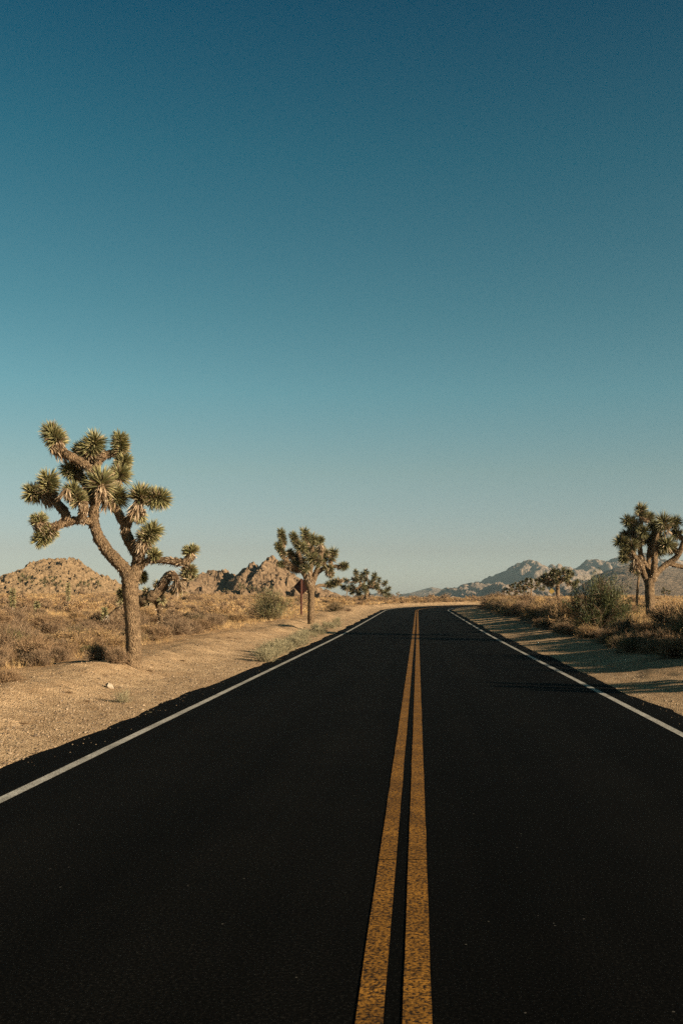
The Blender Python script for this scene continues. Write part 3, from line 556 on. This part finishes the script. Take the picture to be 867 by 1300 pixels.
# young unbranched Joshua trees: a spiky green column on a thin stem
def young(label, px, base_py, col_top, col_bot, wpx, Y, seed, stem=True):
    r = np.random.default_rng(seed); x = (px - VX) / F * Y; bz = hz(x, Y); O = np.array([x, Y, bz]); root = thing('young_joshua_tree', O, label, 'young tree', 'young unbranched Joshua trees in the left field')
    zt = H - (col_top - VY) / F * Y - bz; zb = max(0.15, H - (col_bot - VY) / F * Y - bz); w = wpx * Y / F
    mb = MB(); tube(mb, smooth_path([[0, 0, -0.2], [r.normal(0, .02), 0, zb * .5], [0, 0, zb], [0, 0, zt - w * .4]], 5), np.linspace(w * .14, w * .10, 16), 8, 0.08, BARK, r=r); mb.build('stem', M['bark'], root, None, True)
    mb = MB(); rosette(mb, [0, 0, zb], [0, 0, zt - w * .5], w * 0.52, 330, 0.08, 0.03, r); mb.build('foliage', M['leaf'], root)
    if stem: mb = MB(); skirt(mb, [0, 0, zb * .4], [0, 0, zb * 1.05], w * .22, 90, .025, r); mb.build('dead_leaf_skirt', M['leaf'], root)
young('leftmost young Joshua tree, a fat green spiky column near the left edge', 16.5, 788, 744, 770, 8.5, 50, 301)
young('short squat green young Joshua tree between the two taller columns', 47.5, 783, 761, 781, 8, 58, 302, False)
young('slim tall young Joshua tree, thin green column before the rounded boulder hill', 87, 777, 738, 763, 6.5, 72, 303)
young('yellowish young Joshua tree beside the torn end of the fallen trunk', 133, 792, 769, 788, 9, 44, 304)

# the fallen, half dead tree behind the big one
cv = (150 / 867.0, 110.0, 690.0)
def fallen():
    Y = 40.0; r = np.random.default_rng(401); P = lambda u, v, dy=0: pt(110 + .173 * u, 690 + .173 * v, Y + dy); x = P(420, 0)[0]; O = np.array([x, Y, hz(x, Y)])
    root = thing('fallen_joshua_tree', O, 'fallen half-dead Joshua tree sprawling behind the tall left trunk, one end torn and pale', 'fallen tree')
    def part(name, pts, ws, dry=True, tint=BARK):
        mb = MB(); Q = smooth_path([P(*p) for p in pts], 7); rr = np.interp(np.linspace(0, 1, len(Q)), np.linspace(0, 1, len(ws)), ws); tube(mb, Q, rr, 12, 0.1, tint, r=r)
        if dry:
            n = len(Q) * 12; k = r.integers(0, len(Q), n); T = norm(np.gradient(Q, axis=0))[k]; rd = norm(np.cross(T, r.normal(size=(n, 3))))
            blades(mb, Q[k] + rd * rr[k][:, None] * .9, rd * .7 - T * .7 + [0, 0, -.4], r.uniform(.06, .14, n), .03, pick(DRY, n, r), 0, 1, r)
        mb.build(name, [M['bark'], M['leaf']], root, O, True)
    part('trunk', [(172, 545, 0), (225, 505, .1), (285, 478, .2), (360, 440, .2), (430, 412, .1), (490, 385, 0), (545, 345, 0)], [.13, .17, .19, .21, .23, .24, .2], False)
    part('branch', [(530, 355, 0), (560, 310, 0), (585, 265, 0), (612, 232, -.1), (645, 240, -.2), (668, 290, -.2), (684, 330, -.2)], [.18, .2, .2, .17, .15, .14, .12], tint=(0.16, .11, .07))
    part('branch', [(500, 385, 0), (520, 430, .3), (540, 500, .5), (550, 580, .6)], [.14, .12, .1, .08]); part('branch', [(285, 478, .2), (290, 540, .3), (300, 620, .3)], [.12, .1, .08]); part('branch', [(440, 405, 0), (430, 370, .1), (440, 345, .1)], [.1, .08, .06])
    mb = MB(); n = 90; c = P(172, 545); d = norm(P(150, 560) - P(230, 500)); blades(mb, c + r.normal(0, .05, (n, 3)), d + r.normal(0, .35, (n, 3)), r.uniform(.08, .28, n), .05, np.array([.55, .47, .36]) * r.uniform(.7, 1.1, (n, 1)), .05, r=r); mb.build('torn_end', M['leaf'], root, O)
    for (a, b, rad) in (((672, 300), (700, 355), .28), ((512, 330), (520, 285), .2), ((440, 365), (438, 335), .2), ((300, 420), (262, 372), .3), ((280, 455), (258, 420), .26), ((655, 360), (640, 350), .2), ((480, 420), (450, 432), .22), ((540, 400), (560, 425), .22)):
        mb = MB(); rosette(mb, P(*a), P(*b), rad, 110, .4, .03, r); skirt(mb, P(*a), P(*b), rad * .4, 60, .03, r); mb.build('leaf_cluster', M['leaf'], root, O)
    mb = MB(); skirt(mb, P(688, 330, -.2), P(665, 260, -.2), .26, 160, .035, r); mb.build('dead_leaf_skirt', M['leaf'], root, O)
fallen()

# ------------------------------------------------------------------ signs
def box(mb, c, s, rot=0.0, tint=(1, 1, 1), bev=0.0):
    x, y, z = s[0] / 2, s[1] / 2, s[2] / 2; b = min(bev, x * .6, z * .6)
    if b: pr = [(-x + b, -z), (x - b, -z), (x, -z + b), (x, z - b), (x - b, z), (-x + b, z), (-x, z - b), (-x, -z + b)]
    else: pr = [(-x, -z), (x, -z), (x, z), (-x, z)]
    ca, sa = math.cos(rot), math.sin(rot); n = len(pr); P = [(p * ca - q * sa, p * sa + q * ca) for p, q in pr]
    V = [(c[0] + p, c[1] - y, c[2] + q) for p, q in P] + [(c[0] + p, c[1] + y, c[2] + q) for p, q in P] + [(c[0], c[1] - y, c[2]), (c[0], c[1] + y, c[2])]
    qd = [(k, (k + 1) % n, n + (k + 1) % n, n + k) for k in range(n)]; tr = [(2 * n, (k + 1) % n, k) for k in range(n)] + [(2 * n + 1, n + k, n + (k + 1) % n) for k in range(n)]
    mb.add(V, qd, tr, tint)
def sign(label, px, cpy, Y, side, mats, back, post_w):
    x = (px - VX) / F * Y; bz = hz(x, Y); O = (x, Y, bz); zc = H - (cpy - VY) / F * Y - bz; root = thing('road_sign', O, label, 'road sign')
    s = -1 if back else 1
    root.rotation_euler = (0, 0, math.radians(-14 if back else 0))
    mb = MB(); box(mb, (0, 0, zc), (side, 0.02, side), math.radians(45), bev=0.06); mb.build('sign_panel', mats[0], root)
    mb = MB(); box(mb, (0, s * (0.011 + post_w / 2 + .002), (zc + side * .62 - .4) / 2), (post_w, post_w, zc + side * .62 + .4)); mb.build('post', mats[1], root)
    for q in (-.3, .3):
        mb = MB(); box(mb, (0, s * (0.016 + post_w + .004), zc + q * side), (.03, .016, .03), bev=.008); box(mb, (0, -s * .016, zc + q * side), (.03, .012, .03), bev=.008); mb.build('bolt', M['steel'], root)
sign('brown diamond road sign seen from behind on a rusty post, left of the road', 383, 745, 69, 0.86, (M['brown_paint'], M['post']), True, 0.11)
sign('small yellow diamond road sign among the Joshua trees on the right', 700, 750.5, 128, 0.56, (M['yellow_sign'], M['steel']), False, 0.06)

# ------------------------------------------------------------------ shrubs
TAN = np.array([[0.27, 0.175, 0.095], [0.20, 0.125, 0.07], [0.33, 0.225, 0.125], [0.23, 0.15, 0.09]])
GREY = np.array([[0.235, 0.165, 0.10], [0.17, 0.115, 0.072], [0.30, 0.215, 0.135], [0.20, 0.13, 0.08]])
OLIVE = np.array([[0.13, 0.12, 0.05], [0.10, 0.095, 0.04], [0.17, 0.15, 0.065], [0.20, 0.155, 0.08]])
CREO = np.array([[0.046, 0.058, 0.017], [0.062, 0.072, 0.022], [0.034, 0.043, 0.014], [0.10, 0.10, 0.034]])
STRAW = np.array([[0.48, 0.32, 0.145], [0.42, 0.265, 0.11], [0.54, 0.38, 0.19], [0.34, 0.215, 0.095]])
def shrub_mesh(seed, Rr, Hh, stems, subs, fl, pal, fpal, fs=0.02, wid=0.012, up=0.6, open_=0.0):
    r = np.random.default_rng(seed); mb = MB()
    az = r.uniform(0, 2 * np.pi, stems); el = np.arcsin(r.random(stems) ** up); lobes = 0.8 + 0.35 * np.sin(az * 2 + r.uniform(0, 6)) * 0.5 + 0.25 * np.sin(az * 5 + r.uniform(0, 6)) * .5
    D = np.stack([np.cos(az) * np.cos(el) * Rr * lobes, np.sin(az) * np.cos(el) * Rr * lobes, np.sin(el) * Hh], 1) * r.uniform(0.72, 1.08, (stems, 1))
    B = r.normal(0, 0.10 * Rr, (stems, 3)); B[:, 2] = -0.04; L = np.linalg.norm(D, axis=1)
    blades(mb, B, D, L, wid * 2.0, pick(pal, stems, r), -0.05, r=r)
    k = r.integers(0, stems, subs); t = r.uniform(0.25, 0.95, subs)[:, None]; sb = B[k] + D[k] * t
    sd = norm(D[k]) * 0.7 + r.normal(0, 0.45, (subs, 3)) + np.array([0, 0, 0.25]); sL = r.uniform(0.18, 0.42, subs) * Rr
    blades(mb, sb, sd, sL, wid, pick(pal, subs, r), 0.0, r=r)
    if fl:
        k = r.integers(0, subs, fl); c = sb[k] + norm(sd[k]) * (sL[k] * r.uniform(0.25, 1.05, fl))[:, None] + r.normal(0, 0.02 * Rr, (fl, 3))
        flecks(mb, c, fs * r.uniform(0.6, 1.3, fl), pick(fpal, fl, r), r=r)
    return mb
def shrub_proto(name, cat, *a, mat='twig', **k):
    o = shrub_mesh(*a, **k).build(name, M[mat], link=False); tag(o, 'x', cat); return o
PD = [shrub_proto('dry_shrub', 'shrub', 500 + i, 1.0, 0.8, 130, 2000, 3800, p * .86, q * .84, 0.027, 0.013) for i, (p, q) in enumerate([(TAN, TAN), (GREY, GREY), (TAN, STRAW), (GREY, TAN), (OLIVE, OLIVE), (GREY, OLIVE)])]
PG = [shrub_proto('grass_clump', 'grass clump', 540 + i, 0.8, 1.0, 520, 500, 0, STRAW, STRAW, 0.02, 0.009, mat='grass', up=0.45) for i in range(3)]
placed = []
def put(proto, x, y, sc, label, group, hs=1.0):
    o = proto.copy(); COL.objects.link(o); o.location = (x, y, hz(x, y) - 0.02); o.rotation_euler = (0, 0, random.uniform(0, 6.28)); o.scale = (sc, sc * random.uniform(.85, 1.15), sc * hs)
    o['label'] = label; o['group'] = group; placed.append((x, y, sc)); return o
def at(px, py): return ground_hit(px, py)
# shrubs of the left field one can point at: (px, py of the base, width in px, prototype, height factor, label)
for (px, py, wpx, k, hs, lb) in [
    (48, 845, 46, 1, 1.0, 'grey twiggy shrub on the sand berm, lower left, casting a dark hollow'),
    (8, 866, 44, 0, .9, 'tan dry shrub cut by the left edge, nearest of all the shrubs'),
    (75, 838, 40, 3, .9, 'grey-brown shrub on the berm between the lower left corner and the tall trunk'),
    (126, 838, 42, 1, 1.2, 'dark twiggy shrub at the left foot of the tall Joshua trunk'),
    (150, 842, 32, 3, 1.4, 'small dark shrub touching the left side of the tall Joshua trunk'),
    (103, 826, 48, 2, .8, 'straw-coloured shrub left of the tall Joshua trunk'),
    (200, 812, 44, 0, .9, 'tan shrub just right of the tall Joshua trunk'),
    (225, 806, 46, 1, .9, 'grey shrub right of the tall trunk, second out from it'),
    (252, 800, 40, 0, .8, 'tan shrub halfway between the tall trunk and the green bush'),
    (270, 796, 40, 3, .8, 'grey-brown shrub left of the green bush'),
    (35, 815, 50, 1, .7, 'wide grey shrub under the young Joshua trees at the left'),
    (68, 805, 48, 3, .7, 'wide grey-brown shrub below the squat young Joshua tree'),
    (14, 835, 36, 3, 1.0, 'grey-brown shrub at the left edge behind the nearest one'),
    (110, 803, 44, 1, .7, 'grey shrub below the torn end of the fallen trunk'),
    (300, 790, 36, 2, .7, 'straw-coloured low shrub near the foot of the green bush'),
    (425, 776, 26, 5, 1.0, 'dark olive shrub right of the middle Joshua tree trunk'),
    (441, 776, 14, 1, .7, 'little dark shrub at the sand edge right of the middle Joshua tree')]:
    x, y = at(px, py); put(PD[k], x, y, wpx * y / F / 2 * 1.15, lb, 'dry shrubs of the left field', hs)
# the rest of the left field, told apart only by how far off they grow
zones = [(16, 32, 62, 'low brown dry shrub in the nearest stretch of the left field'), (32, 60, 84, 'low brown dry shrub in the middle stretch of the left field')]
for (a, b, n, lb) in zones:
    c = 0; tries = 0
    while c < n and tries < 4000:
        tries += 1; y = math.exp(random.uniform(math.log(a), math.log(b))); px = random.uniform(-30, 470); x = (px - VX) / F * y
        if lat(x, y) > -7.8 - 0.012 * y: continue
        sc = random.uniform(0.35, 0.95)
        if any((x - q[0]) ** 2 + (y - q[1]) ** 2 < (0.65 * (sc + q[2])) ** 2 for q in placed): continue
        if abs(px - 170) < 13 and y < hy + 1: continue
        put(random.choices(PD, [3, 4, 2, 4, .5, 1.0])[0], x, y, sc, lb, 'dry shrubs of the left field', random.uniform(0.6, 1.0)); c += 1
# the scrub farther off, which reads as one mass on the plain
FAR = []
for k_, (p, q) in enumerate([(TAN, TAN), (GREY, GREY), (GREY, TAN), (TAN, STRAW)]):
    m_ = shrub_mesh(580 + k_, 1.0, 0.8, 40, 260, 420, p, q, 0.07, 0.03); FAR.append((np.concatenate(m_.v), np.concatenate(m_.t), np.concatenate(m_.f4), np.concatenate(m_.f3)))
def scrub(spots, name):
    mb = MB()
    for (x, y, sc, hs) in spots:
        v, t_, f4, f3 = random.choice(FAR); a = random.uniform(0, 6.28); ca, sa = math.cos(a), math.sin(a)
        w = np.stack([(v[:, 0] * ca - v[:, 1] * sa) * sc + x, (v[:, 0] * sa + v[:, 1] * ca) * sc + y, v[:, 2] * sc * hs + hz(x, y) - .02], 1); mb.add(w, f4, f3, t_)
    return tag(mb.build(name, M['twig']), kind='stuff')
spots = []
while len(spots) < 230:
    y = math.exp(random.uniform(math.log(58), math.log(190))); x = (random.uniform(-40, 480) - VX) / F * y
    if lat(x, y) < -10: spots.append((x, y, random.uniform(.4, 1.1), random.uniform(.6, 1)))
while len(spots) < 560:
    y = math.exp(random.uniform(math.log(160), math.log(800))); x = (random.uniform(420, 720) - VX) / F * y
    if lat(x, y) < -6.5: spots.append((x, y, random.uniform(.6, 1.8), random.uniform(.7, 1.1)))
while len(spots) < 700:
    y = random.uniform(112, 240); x = random.uniform(-12, 40)
    if -22 < lat(x, y) < -6.6: spots.append((x, y, random.uniform(.4, .95), random.uniform(.6, 1.0)))
while len(spots) < 770:
    y = math.exp(random.uniform(math.log(34), math.log(140))); x = random.uniform(11, 13 + .3 * y)
    if lat(x, y) > 8 or lat(x, y) < -8: spots.append((x, y, random.uniform(.4, 1.0), random.uniform(.6, .9)))
scrub(spots, 'desert_scrub')
# green bushes of their own
def creosote(name, label, x, y, Rr, Hh, seed, stems=70, subs=900, fl=9000, pal=CREO, fs=0.022, up=0.6, spread=0.075, cat='bush'):
    r = np.random.default_rng(seed); O = (x, y, hz(x, y) - .03); root = thing(name, O, label, cat)
    full = shrub_mesh(seed, Rr, Hh, stems, subs, 0, GREY * 0.6, GREY, wid=0.014, up=up); full.build('stems', M['twig'], root)
    r = np.random.default_rng(seed); mb = MB(); az = r.uniform(0, 2 * np.pi, stems); el = np.arcsin(r.random(stems) ** up)
    n = fl; k = r.integers(0, stems, n); t = r.random(n) ** 0.5; D = np.stack([np.cos(az) * np.cos(el) * Rr, np.sin(az) * np.cos(el) * Rr, np.sin(el) * Hh], 1) * r.uniform(.68, 1.12, (stems, 1))
    c = D[k] * t[:, None] + r.normal(0, spread * Rr, (n, 3)) * (0.4 + t[:, None]); c[:, 2] = np.abs(c[:, 2]) + .05
    d = norm(D[k]) + np.array([0, 0, .5]) + r.normal(0, .35, (n, 3)); blades(mb, c, d, fs * 3.2 * r.uniform(.6, 1.3, n), fs * .8, pick(pal, n, r), 0, r=r); mb.build('foliage', M['leaf'], root)
    return root
creosote('creosote_bush', 'large dark green creosote bush on the right bank, biggest bush of the scene', 6.95, 38.0, 1.6, 2.2, 601, 95, 1800, 21000, spread=0.042, up=0.5)
x, y = at(357, 786)
creosote('green_bush', 'rounded olive green bush left of the brown diamond sign', -9.2, 63, 1.45, 1.75, 602, 80, 900, 8000, OLIVE, .03)
creosote('green_bush', 'olive shrub with brown base just in front of the rounded green bush', -8.6, 58, 1.0, 0.9, 603, 60, 800, 3500, OLIVE, .03)
# right bank: dry shrubs and bunch grass in a row, sunlit on top, their own shade towards the road
RB = 'shrubs and grasses on the right bank'
for (X, Y, sc, k, hs, lb) in [(9.0, 38.6, .5, 0, .8, 'tan shrub at the foot of the right-hand Joshua trunk'), (10.6, 39.5, .8, 2, .9, 'straw-coloured shrub right of the right-hand Joshua trunk'), (7.1, 34.0, .8, 1, .9, 'grey shrub in front of the large creosote bush'), (11.4, 42, 1.0, 3, .9, 'grey-brown shrub at the right edge behind the Joshua trunk')]:
    put(PD[k], X, Y, sc, lb, RB, hs)
rows = [(44, 60, 24, 'golden dry shrub on the right bank just left of the large creosote bush'), (60, 90, 34, 'golden dry shrub in the middle of the right bank'), (90, 138, 34, 'small dry shrub at the far end of the right bank, by the bend'), (20, 34, 34, 'dry shrub on the near right bank, mostly in shade')]
for (a, b, n, lb) in rows:
    for _ in range(n):
        y = random.uniform(a, b); l = 7.1 + abs(random.gauss(0, 1.2))
        if y < 34: l += 0.5
        x, yy = road_pts(np.array([l]), np.array([y])); x, yy = float(x[0]), float(yy[0])
        if abs(VX + F * x / yy - 826) < 26 and 27 < yy < 41: continue
        if random.random() < 0.3: put(random.choice(PG), x, yy, random.uniform(0.7, 1.1), lb.replace('shrub', 'bunch grass'), RB, random.uniform(.75, 1.0))
        else: put(random.choices(PD, [4, 2, 4, 2, 1, 1])[0], x, yy, random.uniform(0.7, 1.25), lb, RB, random.uniform(.85, 1.15))
for _ in range(40):
    y = random.uniform(22, 50); l = random.uniform(6.0, 7.3)
    put(random.choices(PD, [3, 4, 1, 4, 1, 2])[0], l + XC, y, random.uniform(.4, .72), 'small brown shrub in the shade at the foot of the right bank', RB, random.uniform(.7, 1.0))
# weeds of the left shoulder
PW = shrub_proto('roadside_weed', 'weed', 560, 0.5, 0.55, 60, 420, 500, np.array([[.24, .21, .125], [.30, .25, .15], [.18, .16, .10]]), np.array([[.20, .19, .11], [.26, .235, .145]]), 0.016, 0.007, up=.5)
x, y = at(156, 892); put(PW, x, y, .42, 'small wispy green weed on the sand in front of the tall Joshua tree', 'weeds on the left shoulder', 1.15)
x, y = at(190, 906); put(PW, x, y, .16, 'tiny dark weed at the asphalt edge below the tall Joshua tree', 'weeds on the left shoulder', .6)
for k in range(12):
    px = random.uniform(20, 300); py = 905 - px * .25 + random.uniform(-25, 40); x, y = at(px, py)
    if lat(x, y) < -4.1: put(PD[0], x, y, random.uniform(.05, .11), 'dry sprig lying on the bare left shoulder', 'dry sprigs on the left shoulder', .6)
for k in range(64):
    px = random.uniform(330, 432); py = 841 - (px - 330) * 0.47 + random.uniform(-9, 4); x, y = at(px, py)
    put(PW, x, y, random.uniform(.45, .95), 'pale green weed in the strip along the left asphalt edge', 'weeds on the left shoulder', random.uniform(.7, 1.1))

# ------------------------------------------------------------------ stones and grass
def stone(mb, c, s, r, tint=(1, 1, 1)):
    phi = (1 + 5 ** .5) / 2; V = norm(np.array([(-1, phi, 0), (1, phi, 0), (-1, -phi, 0), (1, -phi, 0), (0, -1, phi), (0, 1, phi), (0, -1, -phi), (0, 1, -phi), (phi, 0, -1), (phi, 0, 1), (-phi, 0, -1), (-phi, 0, 1)], float))
    T = [(0, 11, 5), (0, 5, 1), (0, 1, 7), (0, 7, 10), (0, 10, 11), (1, 5, 9), (5, 11, 4), (11, 10, 2), (10, 7, 6), (7, 1, 8), (3, 9, 4), (3, 4, 2), (3, 2, 6), (3, 6, 8), (3, 8, 9), (4, 9, 5), (2, 4, 11), (6, 2, 10), (8, 6, 7), (9, 8, 1)]
    V = V * r.uniform(.75, 1.2, (12, 1)) * np.array([1, r.uniform(.6, 1), r.uniform(.45, .8)]) * s; a = r.uniform(0, 6.28); ca, sa = math.cos(a), math.sin(a)
    V = np.stack([V[:, 0] * ca - V[:, 1] * sa, V[:, 0] * sa + V[:, 1] * ca, V[:, 2]], 1); mb.add(V + c, None, T, tint)
r = np.random.default_rng(8)
x, y = at(138, 873); mb = MB(); stone(mb, (0, 0, .03), .11, r); o = mb.build('stone', M['palestone']); o.location = (x, y, hz(x, y)); o.rotation_euler = (0.2, 0.5, 0.4)
tag(o, 'pale angular stone lying on the sand in front of the tall Joshua tree', 'stone')
mb = MB(); gp = np.array([[0.25, 0.185, 0.12], [0.18, 0.135, 0.09], [0.32, 0.24, 0.16], [0.12, 0.09, 0.065]])
for k in range(5200):
    y = math.exp(r.uniform(math.log(8), math.log(45))); l = -3.98 - abs(r.normal(0, 1.9)) if r.random() < .8 else 3.85 + abs(r.normal(0, 1.3))
    stone(mb, (l + XC, y, hz(l + XC, y) + .004), r.uniform(.008, .022) * (1.6 if r.random() < .06 else 1), r, gp[r.integers(0, 4)])
for k in range(160):
    y = math.exp(r.uniform(math.log(7.5), math.log(40))); l = -3.95 + abs(r.normal(0, .16)) if r.random() < .6 else 3.82 - abs(r.normal(0, .13))
    stone(mb, (l + XC, y, max(hz(l + XC, y), float(rise(y))) + .003), r.uniform(.005, .012), r, gp[r.integers(0, 4)] * .6)
tag(mb.build('gravel', M['twig']), kind='stuff')
# dry grass: blades in tufts over both sides
def grass(n, gen, lo, hi, nb, pal, seed, name):
    r = np.random.default_rng(seed); X, Y = gen(n, r); keep = fbm(X * .22, Y * .22, 88, 3) + r.normal(0, .22, len(X)) > -0.18; X, Y = X[keep], Y[keep]
    Z = height(X, Y); c = pal[r.integers(0, len(pal), len(X))] * r.uniform(.75, 1.2, (len(X), 1)); m = len(X)
    X, Y, Z, c = (np.repeat(q, nb, 0) for q in (X, Y, Z, c)); k = len(X); az = r.uniform(0, 6.28, k); ti = np.abs(r.normal(0, .5, k))
    d = np.stack([np.cos(az) * np.sin(ti), np.sin(az) * np.sin(ti), np.cos(ti)], 1); base = np.stack([X, Y, Z - .01], 1) + np.stack([np.cos(az), np.sin(az), 0 * az], 1) * r.uniform(0, .09, k)[:, None]
    mb = MB(); blades(mb, base, d, r.uniform(lo, hi, k), np.maximum(.007, Y * .00028) * r.uniform(.7, 1.2, k), c * r.uniform(.85, 1.15, (k, 1)), .05, r=r, simple=True)
    o = tag(mb.build(name, M['grass']), kind='stuff'); return o
def gl(n, r):
    Y = np.exp(r.uniform(math.log(13), math.log(230), n)); X = (r.uniform(-160, 500, n) - VX) / F * Y
    ok = lat(X, Y) < -(7.6 + r.exponential(.45, n)) + .5 * fbm(X * .3, Y * .3, 5, 2); return X[ok], Y[ok]
def gr(n, r):
    Y = np.exp(r.uniform(math.log(10), math.log(200), n)); L = 7.2 + np.abs(r.normal(0, 1, n)) * (1.6 + .1 * Y); X = L + XC
    q = (Y > Y0); X = np.where(q, CX - (R - L) * np.cos((Y - Y0) / R), X); ok = (lat(X, Y) > 7.0) | (lat(X, Y) < -7); return X[ok], Y[ok]
grass(34000, gl, .08, .28, 8, STRAW, 701, 'dry_grass')
grass(20000, gr, .12, .40, 8, STRAW, 702, 'bank_grass')
def gfar(n, r):
    Y = r.uniform(120, 300, n); X = r.uniform(-20, 120, n); ok = lat(X, Y) < -7; return X[ok], Y[ok]
grass(7000, gfar, .2, .5, 8, STRAW, 703, 'far_grass')

# ------------------------------------------------------------------ thin desert haze
bpy.ops.mesh.primitive_cube_add(size=1, location=(0, 1900, 80)); hb = bpy.context.object; hb.name = 'haze'; hb.scale = (8900, 5600, 190)
hm_ = bpy.data.materials.new('haze_air'); hm_.use_nodes = True; t = hm_.node_tree; t.nodes.clear(); pv = t.nodes.new('ShaderNodeVolumePrincipled'); om = t.nodes.new('ShaderNodeOutputMaterial')
pv.inputs['Density'].default_value = 0.00010; pv.inputs['Color'].default_value = (0.54, 0.74, 0.82, 1); pv.inputs['Anisotropy'].default_value = 0.2
t.links.new(pv.outputs[0], om.inputs['Volume']); hb.data.materials.append(hm_); tag(hb, kind='stuff')
